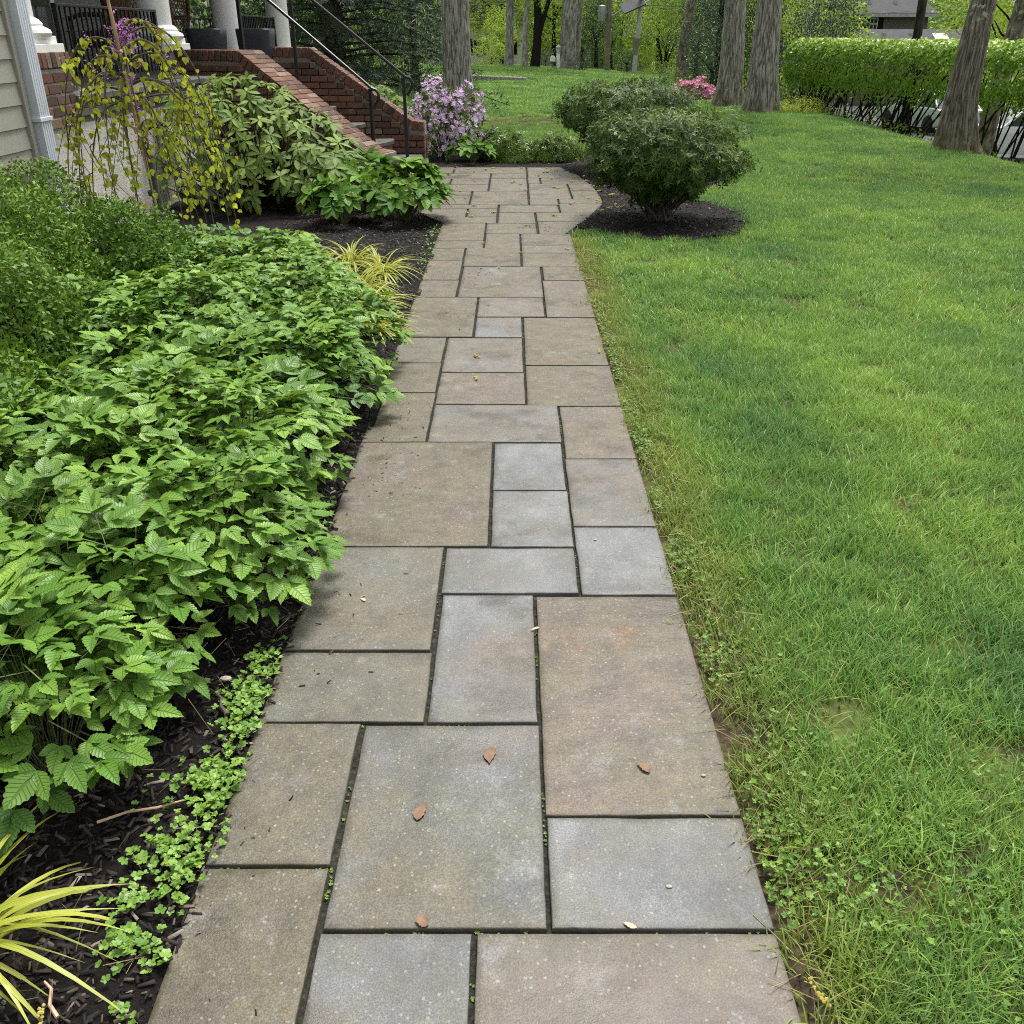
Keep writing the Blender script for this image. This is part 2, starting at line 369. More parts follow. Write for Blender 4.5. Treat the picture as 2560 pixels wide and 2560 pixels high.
class MB:
    def __init__(s): s.V = []; s.F = []; s.n = 0
    def add(s, V, F):
        s.V += [tuple(v) for v in V]; s.F += [tuple(i + s.n for i in f) for f in F]; s.n += len(V); return s
    def box(s, x0, y0, z0, x1, y1, z1):
        return s.add([(x0, y0, z0), (x1, y0, z0), (x1, y1, z0), (x0, y1, z0), (x0, y0, z1), (x1, y0, z1), (x1, y1, z1), (x0, y1, z1)],
                     [(3, 2, 1, 0), (4, 5, 6, 7), (0, 1, 5, 4), (1, 2, 6, 5), (2, 3, 7, 6), (3, 0, 4, 7)])
    def tube(s, pts, rad, n=6, cap=True):
        P = [Vector(p) for p in pts]; k = len(P)
        if isinstance(rad, (int, float)): rad = [rad] * k
        V = []; up = Vector((0, 0, 1)); x = None
        for i in range(k):
            d = (P[min(i + 1, k - 1)] - P[max(i - 1, 0)]).normalized()
            if x is None:
                x = d.cross(up)
                if x.length < .05: x = d.cross(Vector((1, 0, 0)))
                x.normalize()
            else:
                x = (x - d * x.dot(d)).normalized()
            y = d.cross(x)
            for j in range(n):
                a = 2 * math.pi * j / n; V.append(P[i] + (x * math.cos(a) + y * math.sin(a)) * rad[i])
        F = []
        for i in range(k - 1):
            for j in range(n):
                a = i * n + j; b_ = i * n + (j + 1) % n; F.append((a, b_, b_ + n, a + n))
        if cap: F.append(tuple(range(n))[::-1]); F.append(tuple((k - 1) * n + j for j in range(n)))
        return s.add(V, F)
    def lathe(s, prof, n=24, c=(0, 0)):
        V = []; F = []
        for r, z in prof:
            for j in range(n):
                a = 2 * math.pi * j / n; V.append((c[0] + r * math.cos(a), c[1] + r * math.sin(a), z))
        for i in range(len(prof) - 1):
            for j in range(n):
                a = i * n + j; b_ = i * n + (j + 1) % n; F.append((a, b_, b_ + n, a + n))
        F.append(tuple(range(n))[::-1]); F.append(tuple((len(prof) - 1) * n + j for j in range(n)))
        return s.add(V, F)
    def prism(s, pts, ax, t0, t1):
        """polygon pts in the plane normal to ax, extruded t0..t1"""
        def mk(p, t): return {'x': (t, p[0], p[1]), 'y': (p[0], t, p[1]), 'z': (p[0], p[1], t)}[ax]
        k = len(pts)
        return s.add([mk(p, t0) for p in pts] + [mk(p, t1) for p in pts],
                     [tuple(range(k))[::-1], tuple(range(k, 2 * k))] + [(i, (i + 1) % k, k + (i + 1) % k, k + i) for i in range(k)])
    def mesh(s, name, smooth=False, bevel=0, seg=1):
        me = bpy.data.meshes.new(name); me.from_pydata(s.V, [], s.F)
        bm = bmesh.new(); bm.from_mesh(me)
        bmesh.ops.recalc_face_normals(bm, faces=bm.faces)
        if bevel: bmesh.ops.bevel(bm, geom=list(bm.edges), offset=bevel, segments=seg, affect='EDGES', profile=.6, clamp_overlap=True)
        if smooth:
            for f in bm.faces: f.smooth = True
            for e in bm.edges:
                if len(e.link_faces) == 2 and e.calc_face_angle(0) > .7: e.smooth = False
        bm.to_mesh(me); bm.free(); return me
    def build(s, name, mat, parent=None, loc=(0, 0, 0), smooth=False, bevel=0, seg=1, rot=None):
        return obj(name, s.mesh(name, smooth, bevel, seg), mat, parent, loc, rot)

# ---- leaves
class T: pass
def leaf_t(W=.5, n=5, fold=.15, droop=.15, prof='ovate', serr=0, wave=0):
    t = T(); V = []; U = []; F = []
    for i in range(n + 1):
        a = i / n
        if prof == 'ovate': h = math.sin(math.pi * min(1, a ** .70)) ** .95
        elif prof == 'lance': h = math.sin(math.pi * a ** .9)
        elif prof == 'obov': h = math.sin(math.pi * min(1, a ** 1.35)) ** .8
        elif prof == 'heart': h = [.0, .75, 1, .92, .62, .28, .0][round(a * 6)]
        elif prof == 'blade': h = min(1, .55 + a * 2) * (1 - a ** 2.5)
        h = max(h, .02) * W / 2
        if serr and 0 < i < n: h *= (1 + serr) if i % 2 else (1 - serr)
        y = a; yo = a - (.10 if prof == 'heart' and i == 1 else 0)
        if serr and i % 2 and i < n: yo = a + .035
        zz = -droop * a * a + wave * math.sin(a * 9)
        V += [(-h, yo, zz + fold * h * 2), (0, y, zz), (h, yo, zz + fold * h * 2)]; U += [(-1, a, 0), (0, a, 0), (1, a, 0)]
    for i in range(n):
        b_ = i * 3; F += [(b_, b_ + 1, b_ + 4, b_ + 3), (b_ + 1, b_ + 2, b_ + 5, b_ + 4)]
    t.V = np.array(V, float); t.F = np.array(F); t.U = np.array(U, float); return t
def quad_t(W=.5, fold=.12, mid=.45):
    t = T(); t.V = np.array([(0, 0, 0), (W / 2, mid, fold), (0, 1, 0), (-W / 2, mid, fold)], float)
    t.F = np.array([(0, 1, 2, 3)]); t.U = np.array([(0, 0, 0), (1, .5, 0), (0, 1, 0), (-1, .5, 0)], float); return t
def spray_t(k, W, fold, spread, seed, L=(.6, 1.0), prof=None, n=1, curl=.1):
    """several leaves radiating from one point: a whorl used as one template"""
    r = np.random.default_rng(seed); V = []; F = []; U = []; nv = 0
    for i in range(k):
        b_ = quad_t(W, fold) if n == 1 else leaf_t(W, n, fold, curl, prof or 'lance')
        a = 2 * math.pi * i / k + r.uniform(-.4, .4); e = r.uniform(*spread); s_ = r.uniform(*L)
        d = np.array([math.cos(a) * math.cos(e), math.sin(a) * math.cos(e), math.sin(e)])
        x = np.cross(d, [0, 0, 1]); x /= np.linalg.norm(x); z = np.cross(x, d)
        V.append((b_.V[:, :1] * x + b_.V[:, 1:2] * d + b_.V[:, 2:] * z) * s_); F.append(b_.F + nv); U.append(b_.U); nv += len(b_.V)
    t = T(); t.V = np.concatenate(V); t.F = np.concatenate(F); t.U = np.concatenate(U); return t
def unit(A): return A / np.maximum(np.linalg.norm(A, axis=1, keepdims=True), 1e-9)
def frames(D, N):
    Y = unit(D); X = np.cross(Y, N); bad = np.linalg.norm(X, axis=1) < 1e-4
    X[bad] = np.cross(Y[bad], [.3, .9, .2]); X = unit(X); return X, Y, np.cross(X, Y)
VAR = {}
def foliage(parent, tmpls, which, P, D, N, S, rnd, mat, name='foliage', nobj=0, oname='leaf', zpref=.6, stuff=True):
    """P in the parent's local space. The nobj leaves that show largest become objects, the rest one joined mesh"""
    P = np.asarray(P, float); D = np.asarray(D, float); N = np.asarray(N, float); S = np.asarray(S, float); which = np.asarray(which); rnd = np.asarray(rnd, float)
    X, Y, Z = frames(D, N); k = len(P); base = np.array(parent.location) if parent is not None else np.zeros(3)
    keep = np.ones(k, bool)
    if nobj:
        Wd = P + base; dist = np.linalg.norm(Wd - np.array([0, 0, 1.62]), axis=1)
        for i in np.argsort(dist - zpref * P[:, 2] - S * 1.5)[:nobj]:
            bn = min(3, int(np.clip(rnd[i], 0, .999) * 4)); key = (id(tmpls[which[i]]), mat, bn)
            if key not in VAR:
                t = tmpls[which[i]]
                me = big_mesh(oname, t.V, t.F, {'rnd': ('FLOAT', np.full(len(t.V), (bn + .5) / 4)), 'luv': ('FLOAT_VECTOR', t.U)}, True)
                me.materials.append(MATS[mat]); VAR[key] = (me, t)
            o = bpy.data.objects.new(oname, VAR[key][0]); col.objects.link(o); o.parent = parent
            m = Matrix(np.eye(4).tolist())
            for r_ in range(3):
                m[r_][0] = X[i][r_] * S[i]; m[r_][1] = Y[i][r_] * S[i]; m[r_][2] = Z[i][r_] * S[i]; m[r_][3] = P[i][r_]
            o.matrix_basis = m; keep[i] = False
    Vs, Fs, rs, us, nv = [], [], [], [], 0
    for ti, t in enumerate(tmpls):
        s_ = np.where(keep & (which == ti))[0]
        if not len(s_): continue
        v = (t.V[None, :, 0:1] * X[s_][:, None] + t.V[None, :, 1:2] * Y[s_][:, None] + t.V[None, :, 2:3] * Z[s_][:, None]) * S[s_][:, None, None] + P[s_][:, None]
        m = len(t.V); Vs.append(v.reshape(-1, 3)); Fs.append((t.F[None] + (np.arange(len(s_)) * m)[:, None, None] + nv).reshape(-1, t.F.shape[1]))
        rs.append(np.repeat(rnd[s_], m)); us.append(np.tile(t.U, (len(s_), 1))); nv += len(s_) * m
    if not Vs: return None
    me = big_mesh(name, np.concatenate(Vs), np.concatenate(Fs), {'rnd': ('FLOAT', np.concatenate(rs)), 'luv': ('FLOAT_VECTOR', np.concatenate(us))}, True)
    o = obj(name, me, mat, parent)
    if stuff: o['kind'] = 'stuff'
    return o
def rdir(k):
    return unit(rng.normal(size=(k, 3)))
def fbm(P, s, seed=0):
    return np.array([mnoise.fractal(Vector((float(p[0]) * s + seed, float(p[1]) * s, float(p[2]) * s)), 1.0, 2.0, 3) for p in P])

# ------------------------------------------------------------------ terrain
def ss(a, b, x):
    t = np.clip((np.asarray(x, float) - a) / (b - a), 0, 1); return t * t * (3 - 2 * t)
def height(x, y):
    x = np.asarray(x, float); y = np.asarray(y, float)
    r = np.clip(x - 6.35, 0, None)
    fall = np.where(r < 2, .10 * r * r, .4 + .4 * (r - 2)); fall = np.minimum(fall, 1.72)
    fall = np.where(fall > 1.5, 1.5 + (fall - 1.5) * .9, fall)
    rise = .36 * ss(24, 44, y) * (1 - ss(-1, 7, x)) - .9 * ss(47, 75, y) * (1 - ss(6, 12, x))
    step = .22 * ss(34.6, 35.0, y) * (1 - ss(-.3, 1.2, x)) * 0
    bump = .012 * np.sin(x * 1.9 + y * .8) + .010 * np.sin(y * 2.3 - x * .7)
    bump = bump * ss(.7, 2.0, x) + .015 * np.sin(y * .9) * ss(16, 20, y)
    return -.03 - fall + rise + step + bump
xs = np.unique(np.concatenate([np.linspace(-300, -30, 10), np.linspace(-30, 30, 121), np.linspace(30, 300, 10), np.linspace(.5, 9, 60)]))
ys = np.unique(np.concatenate([np.linspace(-60, -4, 6), np.linspace(-4, 60, 161), np.linspace(60, 600, 28)]))
GX, GY = np.meshgrid(xs, ys); GZ = height(GX, GY)
nx, ny = len(xs), len(ys); ii = (np.arange(ny - 1)[:, None] * nx + np.arange(nx - 1)[None]).ravel()
g = obj('ground', big_mesh('ground', np.stack([GX, GY, GZ], -1).reshape(-1, 3), np.stack([ii, ii + 1, ii + nx + 1, ii + nx], 1), None, True), 'lawn_soil')
tag(g, kind='structure')

# street and drive below the lawn
def strip(name, pts, half, mat, dz, zf=None):
    V = []; 
    for i, (x, y) in enumerate(pts):
        a = Vector(pts[min(i + 1, len(pts) - 1)]) - Vector(pts[max(i - 1, 0)]); a.normalize(); nrm = Vector((a.y, -a.x))
        for s_ in (-1, 1):
            px, py = x + nrm.x * half * s_, y + nrm.y * half * s_; V.append((px, py, (-1.75 if zf is None else zf) + dz))
    return tag(obj(name, big_mesh(name, V, np.array([[2 * i, 2 * i + 1, 2 * i + 3, 2 * i + 2] for i in range(len(pts) - 1)])), mat), kind='structure')
strip('road', [(16.2, -10), (16.2, 10), (16.3, 25), (16.6, 40), (16.2, 52), (14.6, 62), (11, 70), (4, 76), (-10, 80), (-40, 84)], 3.0, 'asphalt', .06)
cb = MB().box(13.02, -10, -1.8, 13.17, 34, -1.58); cb.build('kerb', 'curb', bevel=.02)['kind'] = 'structure'

# ------------------------------------------------------------------ path of flagstones
SLABS = [(-0.678, -0.394, 0.35, 1.455), (-0.393, -0.076, 0.35, 1.291), (-0.076, 0.54, 0.35, 1.291), (-0.39, 0.076, 1.291, 1.93), (0.076, 0.54, 1.291, 1.602), (-0.678, -0.394, 1.455, 1.934), (0.073, 0.54, 1.602, 2.561), (-0.678, -0.229, 1.934, 2.255), (-0.229, 0.073, 1.932, 2.571), (-0.678, -0.237, 2.255, 2.884), (-0.237, 0.223, 2.571, 2.877), (0.223, 0.54, 2.561, 3.036), (-0.678, -0.082, 2.884, 3.835), (-0.082, 0.222, 3.342, 3.830), (-0.080, 0.226, 2.877, 3.342), (0.222, 0.54, 3.036, 3.655), (0.227, 0.54, 3.655, 4.288), (-0.382, 0.227, 3.835, 4.310), (-0.678, -0.382, 3.838, 4.485), (-0.678, -0.386, 4.485, 4.965), (-0.384, 0.07, 4.310, 4.793), (0.07, 0.54, 4.288, 4.919), (-0.387, 0.067, 4.793, 5.441), (0.067, 0.54, 4.919, 5.887), (-0.678, -0.387, 4.965, 5.452), (-0.232, 0.067, 5.445, 5.899), (-0.678, -0.232, 5.452, 6.405), (-0.232, 0.218, 5.899, 6.401), (0.218, 0.54, 5.887, 6.899), (0.231, 0.54, 6.899, 7.357), (-0.384, 0.225, 6.405, 7.376), (-0.678, -0.386, 6.408, 6.916), (-0.678, -0.390, 6.916, 7.587), (-0.678, -0.394, 7.587, 8.067), (-0.392, 0.075, 7.376, 8.067), (-0.241, 0.075, 8.067, 8.705), (-0.678, -0.243, 8.067, 8.387), (-0.678, -0.247, 8.387, 9.239), (-0.247, 0.234, 8.705, 9.239), (0.075, 0.54, 8.201, 8.705), (0.076, 0.54, 7.873, 8.201), (0.077, 0.54, 7.364, 7.873)]
TERM = [(0.24, 2.5, 8.705, 9.33), (0.236, 2.5, 9.33, 9.835), (-0.144, 0.236, 9.24, 9.846), (-1.7, -0.145, 9.245, 9.59), (-0.459, -0.146, 9.59, 10.067), (-1.7, -0.459, 9.59, 10.067), (-1.7, -0.143, 10.067, 10.335), (-0.141, 0.492, 9.846, 10.31), (0.492, 2.5, 9.835, 10.398), (-0.457, 0.182, 10.323, 11.275), (-1.7, -0.457, 10.345, 11.01), (-1.7, -0.46, 11.01, 11.282), (-1.7, -0.275, 11.282, 11.819), (-0.275, 0.19, 11.282, 12.388), (0.187, 0.67, 10.722, 11.552), (0.182, 0.506, 10.31, 10.722), (0.192, 0.67, 11.552, 11.89), (0.67, 2.5, 11.341, 11.89), (0.67, 2.5, 10.722, 11.341), (0.506, 2.5, 10.398, 10.722), (0.351, 2.5, 11.895, 12.405), (0.19, 0.351, 11.895, 12.405), (-0.274, 0.194, 12.388, 12.84), (0.195, 2.5, 12.405, 12.991), (0.195, 2.5, 12.991, 13.465), (-0.775, 0.194, 12.84, 13.465), (-1.7, -0.274, 12.335, 12.84), (-0.757, -0.278, 11.819, 12.335), (-1.7, -0.757, 11.819, 12.335), (-1.7, -0.775, 12.84, 13.465)]
BOUND = [(.54, 8.70), (0.65, 9.17), (0.87, 9.81), (0.94, 10.16), (0.99, 10.47), (1.0, 10.87), (0.99, 11.37), (0.95, 11.92), (0.87, 12.6), (0.76, 13.16), (0.66, 13.46), (-1.42, 13.46), (-1.42, 11.5), (-1.15, 10.4), (-.85, 9.6), (-.678, 9.24), (-.40, 8.7)]
def chaikin(p, a, b_):
    out = p[:a]
    for i in range(a, b_):
        q, r_ = p[i], p[i + 1]; out += [(q[0] * .75 + r_[0] * .25, q[1] * .75 + r_[1] * .25), (q[0] * .25 + r_[0] * .75, q[1] * .25 + r_[1] * .75)]
    return out + p[b_ + 1:]
BOUND = [BOUND[0]] + chaikin(BOUND, 1, 9)[1:]
def clip_poly(poly, bound):
    out = poly
    for i in range(len(bound)):
        a, b_ = bound[i], bound[(i + 1) % len(bound)]; src, out = out, []
        def side(p): return (b_[0] - a[0]) * (p[1] - a[1]) - (b_[1] - a[1]) * (p[0] - a[0])
        for j in range(len(src)):
            p, q = src[j], src[(j + 1) % len(src)]; sp_, sq = side(p), side(q)
            if sp_ >= 0: out.append(p)
            if (sp_ >= 0) != (sq >= 0):
                t = sp_ / (sp_ - sq); out.append((p[0] + (q[0] - p[0]) * t, p[1] + (q[1] - p[1]) * t))
        if not out: return []
    return out
path_bm = MB()
path_bm.box(-.672, .30, -.09, .534, 9.3, -.013); path = path_bm.build('path', 'joint_sand'); tag(path, kind='structure')
apron = MB().prism(BOUND, 'z', -.09, -.0135); apron.build('joint_bed', 'joint_sand', path)
tints = {0: (.85, .9, .5), 1: (.15, .3, .6), 2: (.5, .45, .62), 3: (.2, .45, .45), 4: (.12, .35, .6), 5: (.25, .8, .5), 6: (.95, .3, .55), 7: (.12, .75, .5), 8: (.2, .25, .68), 9: (.3, .62, .6), 10: (.15, .4, .62), 11: (.1, .2, .72), 12: (.62, .55, .5), 13: (.1, .2, .62), 14: (.1, .2, .74), 15: (.4, .3, .66), 16: (.72, .4, .55), 17: (.4, .3, .62), 18: (.85, .75, .45), 19: (.55, .85, .42), 20: (.8, .3, .55), 21: (.9, .5, .4), 22: (.45, .4, .6), 23: (1.0, .5, .32), 24: (.4, .8, .5), 25: (.2, .3, .62), 26: (.5, .9, .45), 27: (.6, .2, .65), 28: (.75, .4, .5), 30: (.55, .5, .5)}
def inset(poly, d):
    k = len(poly); out = []
    for i in range(k):
        p0, p1, p2 = (Vector(poly[(i + j) % k]) for j in (-1, 0, 1))
        e1 = p1 - p0; e2 = p2 - p1
        if e1.length < 1e-6 or e2.length < 1e-6: out.append(poly[i]); continue
        e1.normalize(); e2.normalize(); n1 = Vector((-e1.y, e1.x)); n2 = Vector((-e2.y, e2.x)); m = n1 + n2
        m = m / max(.35, m.length_squared / 2) if m.length > 1e-6 else n1
        out.append(tuple(p1 + m * d))
    return out
def slab(poly, idx, parent, gap=.0056, zt=0.0, th=.045):
    poly = inset(poly, gap)
    pts = []
    for i in range(len(poly)):
        a, b_ = Vector(poly[i]), Vector(poly[(i + 1) % len(poly)]); L = (b_ - a).length; k = max(1, int(L / .045))
        nn = Vector((-(b_ - a).y, (b_ - a).x)).normalized() if L > 1e-6 else Vector((0, 0))
        for j in range(k):
            q = a + (b_ - a) * (j / k); jit = 0 if j == 0 else mnoise.noise(Vector((q.x * 11, q.y * 11, idx))) * .0028
            pts.append(q + nn * jit)
    # drop near-duplicate points
    cl = [p for i, p in enumerate(pts) if (p - pts[i - 1]).length > .004]
    c = sum(cl, Vector((0, 0))) / len(cl); k = len(cl); V = []
    tx, ty = random.uniform(-.003, .003), random.uniform(-.003, .003); dz = random.uniform(-.0015, .0015)
    bev = .003
    for d, z in ((0, -th), (0, -bev), (bev * .35, -bev * .3), (bev, 0)):
        for p in cl:
            q = p + (c - p).normalized() * d * 1.2
            V.append((q.x - c.x, q.y - c.y, z + dz + tx * (p.x - c.x) + ty * (p.y - c.y)))
    F = []
    for r_ in range(3):
        for j in range(k): F.append((r_ * k + j, r_ * k + (j + 1) % k, (r_ + 1) * k + (j + 1) % k, (r_ + 1) * k + j))
    for d in (.022, .055):
        for p in cl:
            q = p + (c - p).normalized() * min(d * 1.25, (c - p).length * .8); V.append((q.x - c.x, q.y - c.y, dz + tx * (p.x - c.x) + ty * (p.y - c.y) + mnoise.noise(Vector((q.x * 7, q.y * 7, idx))) * .0012))
    for r_ in (3, 4):
        for j in range(k): F.append((r_ * k + j, r_ * k + (j + 1) % k, (r_ + 1) * k + (j + 1) % k, (r_ + 1) * k + j))
    F.append(tuple(5 * k + j for j in range(k)))
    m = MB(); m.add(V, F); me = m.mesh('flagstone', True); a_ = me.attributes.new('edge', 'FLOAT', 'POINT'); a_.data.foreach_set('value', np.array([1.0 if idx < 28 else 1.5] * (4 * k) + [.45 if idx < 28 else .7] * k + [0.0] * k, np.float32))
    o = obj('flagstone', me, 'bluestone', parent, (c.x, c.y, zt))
    t = tints.get(idx) or (random.uniform(.55, 1.0), random.uniform(.55, 1.0), random.uniform(.3, .5))
    o.color = (t[0], min(1, t[1] + .04), t[2] - .02, 1); return o
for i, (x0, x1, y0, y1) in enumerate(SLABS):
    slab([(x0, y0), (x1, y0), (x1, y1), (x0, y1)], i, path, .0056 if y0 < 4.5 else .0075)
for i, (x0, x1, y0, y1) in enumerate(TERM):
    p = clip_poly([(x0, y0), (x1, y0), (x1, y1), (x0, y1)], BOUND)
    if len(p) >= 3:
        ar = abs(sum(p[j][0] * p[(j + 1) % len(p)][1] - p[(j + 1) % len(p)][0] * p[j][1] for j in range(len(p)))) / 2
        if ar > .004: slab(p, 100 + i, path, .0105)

# ------------------------------------------------------------------ planting beds
def ring_r(x, y):
    """mulch island under the two clipped shrubs: < 1 inside"""
    a = ((x - 1.40) / .93) ** 2 + ((y - 9.72) / 1.30) ** 2
    b_ = ((x - 1.75) / 1.15) ** 2 + ((y - 13.1) / 1.9) ** 2
    c_ = ((x - 1.3) / .8) ** 2 + ((y - 11.4) / 1.5) ** 2
    return np.minimum(np.minimum(a, b_), c_)
def in_left_bed(x, y):
    wob = .03 * np.sin(y * 3.1) + .02 * np.sin(y * 7.7)
    e = np.interp(y, [.2, 8.7, 9.24, 9.6, 10.4, 11.5, 13.4, 13.5, 15.3], [-.662, -.662, -.662, -.83, -1.13, -1.40, -1.40, 1.6, 1.6]) 
    return (x > -5.5) & (x < e) & (y > .2) & (y < 15.2 + wob * 3) & ~((y > 13.4) & (y < 13.47) & (x > -1.4))
def in_right_bed(x, y): return (ring_r(x, y) < 1 + .06 * np.sin(x * 7 + y * 5)) & ((x > np.interp(y, [8, 8.7, 9.17, 9.81, 10.47, 11.4, 12.6, 13.4, 13.5, 20], [.53, .53, .64, .86, .98, .98, .86, .65, -2, -2])))
def bed(name, mask, x0, x1, y0, y1, st, mat, zo):
    X, Y = np.meshgrid(np.arange(x0, x1, st), np.arange(y0, y1, st)); h, w_ = X.shape
    Zb = np.array([mnoise.fractal(Vector((float(a) * 3, float(b_) * 3, 3.3)), 1, 2, 3) for a, b_ in zip(X.ravel(), Y.ravel())]).reshape(h, w_)
    Z = zo + .018 * Zb
    ok = mask(X[:-1, :-1] + st / 2, Y[:-1, :-1] + st / 2); idx = np.arange(h * w_).reshape(h, w_)
    F = np.stack([idx[:-1, :-1][ok], idx[:-1, 1:][ok], idx[1:, 1:][ok], idx[1:, :-1][ok]], 1)
    used, inv = np.unique(F, return_inverse=True)
    return tag(obj(name, big_mesh(name, np.stack([X, Y, Z], -1).reshape(-1, 3)[used], inv.reshape(F.shape), None, True), mat), kind='structure')
bed('garden_bed', in_left_bed, -5.5, 1.7, .2, 15.6, .06, 'mulch', -.006)
bed('shrub_bed', in_right_bed, .4, 3.1, 8.3, 15.1, .05, 'mulch', .0)

def chips(name, pts, smin, smax, zoff=.0):
    k = len(pts); P = np.array(pts); t = T()
    t.V = np.array([(-.13, 0, 0), (.13, .04, 0), (.10, 1, 0), (-.08, .94, 0), (-.10, .1, .09), (.09, .1, .11), (.06, .93, .08), (-.06, .86, .1)], float)
    t.F = np.array([(4, 5, 6, 7), (0, 1, 5, 4), (1, 2, 6, 5), (2, 3, 7, 6), (3, 0, 4, 7)]); t.U = np.zeros((8, 3))
    D = rdir(k); D[:, 2] *= .28; N = np.tile([0, 0, 1.], (k, 1)) + rng.normal(size=(k, 3)) * .4
    return foliage(None, [t], np.zeros(k, int), P, D, N, rng.uniform(smin, smax, k), rng.uniform(0, 1, k) ** 1.15, 'bark_chips', name)
def sample(mask, x0, x1, y0, y1, k, z):
    X = rng.uniform(x0, x1, k); Y = rng.uniform(y0, y1, k); ok = mask(X, Y); return np.stack([X[ok], Y[ok], np.full(ok.sum(), z)], 1)
tag(chips('mulch_chips', np.concatenate([sample(in_left_bed, -1.7, -.66, .9, 3.2, 9000, .002), sample(in_left_bed, -1.3, -.66, 3.2, 6.6, 4000, .002), sample(in_left_bed, -2.2, -.66, 6.4, 10.2, 9000, .004), sample(in_left_bed, -1.5, 1.6, 13.4, 15.2, 1500, 0)]),   .008, .038),
    'dark shredded bark mulch covering the bed left of the path', 'mulch', kind='stuff')
tag(chips('mulch_chips', sample(in_right_bed, .4, 3.1, 8.3, 15.1, 8000, .006), .02, .06), 'dark bark mulch in the island under the clipped shrubs', 'mulch', kind='stuff')

# ------------------------------------------------------------------ house with porch
def wpos(o):
    v = Vector((0, 0, 0))
    while o is not None: v += o.location; o = o.parent
    return v
def wob(name, me, mat, parent, wloc=(0, 0, 0), rot=None):
    o = obj(name, me, mat, None, (0, 0, 0), rot); o.location = Vector(wloc) - (wpos(parent) if parent else Vector((0, 0, 0))); o.parent = parent
    return o
def wbox(name, x0, y0, z0, x1, y1, z1, mat, parent, bevel=0):
    c = ((x0 + x1) / 2, (y0 + y1) / 2, (z0 + z1) / 2)
    m = MB().box(x0 - c[0], y0 - c[1], z0 - c[2], x1 - c[0], y1 - c[1], z1 - c[2]).mesh(name, False, bevel)
    return wob(name, m, mat, parent, c)
house = thing('house', (-3.6, 7.6, 0), 'house with beige clapboard side, white porch columns and brick piers', 'house')
HX = -3.62
side = wbox('side_wall', -6.5, 1.2, .62, HX - .03, 7.5, 4.2, 'siding_paint', house)
bd = MB().prism([(-.012, 0), (.020, 0), (.006, .172), (-.012, .172)], 'y', -3.1, 3.12)
bme = bd.mesh('clapboard'); 
for k in range(16): wob('clapboard', bme, 'siding_paint', side, (HX - .018, 4.38, .70 + .152 * k))
wbox('foundation', -6.4, 1.25, -.1, HX - .045, 7.45, .68, 'pebble_stucco', house)
wbox('corner_trim', HX - .13, 7.49, .64, HX + .022, 7.545, 4.2, 'siding_paint', house, .004)
# fluted downspout at the corner
fl = []
for i in range(5):
    y = 7.575 + i * .036; fl += [(y, HX + .075), (y + .020, HX + .075), (y + .024, HX + .066), (y + .032, HX + .066)]
prof = [(y, x) for y, x in fl[:-2]] + [(7.745, HX + .07), (7.745, HX - .005), (7.57, HX - .005)]
ds = MB(); k = len(prof)
ds.add([(x, y, .02) for y, x in prof] + [(x, y, 4.2) for y, x in prof], [tuple(range(k)), tuple(range(k, 2 * k))[::-1]] + [(i, (i + 1) % k, k + (i + 1) % k, k + i) for i in range(k)])
dso = wob('downspout', ds.mesh('downspout'), 'downspout_paint', house)
wbox('strap', HX - .02, 7.555, 1.03, HX + .083, 7.765, 1.06, 'downspout_paint', dso, .003)

BR = {}
def brick_mesh(L, W, H, mat='brick_clay'):
    key = (round(L, 3), round(W, 3), round(H, 3), mat)
    if key not in BR:
        BR[key] = MB().box(-L / 2, -W / 2, -H / 2, L / 2, W / 2, H / 2).mesh('brick', True, .004); BR[key].materials.append(MATS[mat])
    return BR[key]
def brick(parent, c, L, W, H, rot=None, mat='brick_clay'):
    return wob('brick', brick_mesh(L, W, H, mat), None, parent, (c[0] + random.uniform(-.002, .002), c[1] + random.uniform(-.002, .002), c[2] + random.uniform(-.0015, .0015)), rot)

# pier under the first column
pier = wbox('pier', -4.17, 7.87, .94, HX - .004, 8.42, 1.375, 'mortar', house)
for r_ in range(5):
    z = .985 + r_ * .082; off = .115 if r_ % 2 else 0
    y = 7.86 - off
    while y < 8.43:
        a, b_ = max(y, 7.862), min(y + .218, 8.428)
        if b_ - a > .03: brick(pier, (HX - .045, (a + b_) / 2, z), .10, round(b_ - a, 2), .069)
        y += .230
    for i, x in enumerate(np.arange(-4.12 + off, HX - .1, .23)):
        if x < HX - .22: brick(pier, (x + .1, 7.912, z), .205, .10, .069)
for i in range(7): brick(pier, (HX - .05, 7.885 + i * .0855, 1.437), .125, .072, .112)
for i in range(6): brick(pier, (HX - .16 - i * .0855, 7.915, 1.437), .072, .125, .112)
wbox('pier_cap', -4.16, 7.9, 1.37, HX - .1, 8.40, 1.485, 'mortar', pier)
wbox('foundation', -6.4, 7.8, -.1, HX - .03, 12.7, .945, 'pebble_stucco', house)
wbox('foundation', -6.4, 13.9, -.1, HX - .03, 19, 1.0, 'pebble_stucco', house)
o = wbox('porch_floor', -6.5, 8.42, 1.115, HX + .03, 19, 1.17, 'bluestone', house, .006); o.color = (.15, .25, .5, 1)
o = wbox('porch_edge', -4.4, 8.425, 1.0, HX + .0, 11.6, 1.06, 'bluestone', house, .006); o.color = (.15, .25, .5, 1)
wbox('porch_beam', -6.4, 8.43, .94, HX - .05, 18.9, 1.114, 'siding_dark', house)
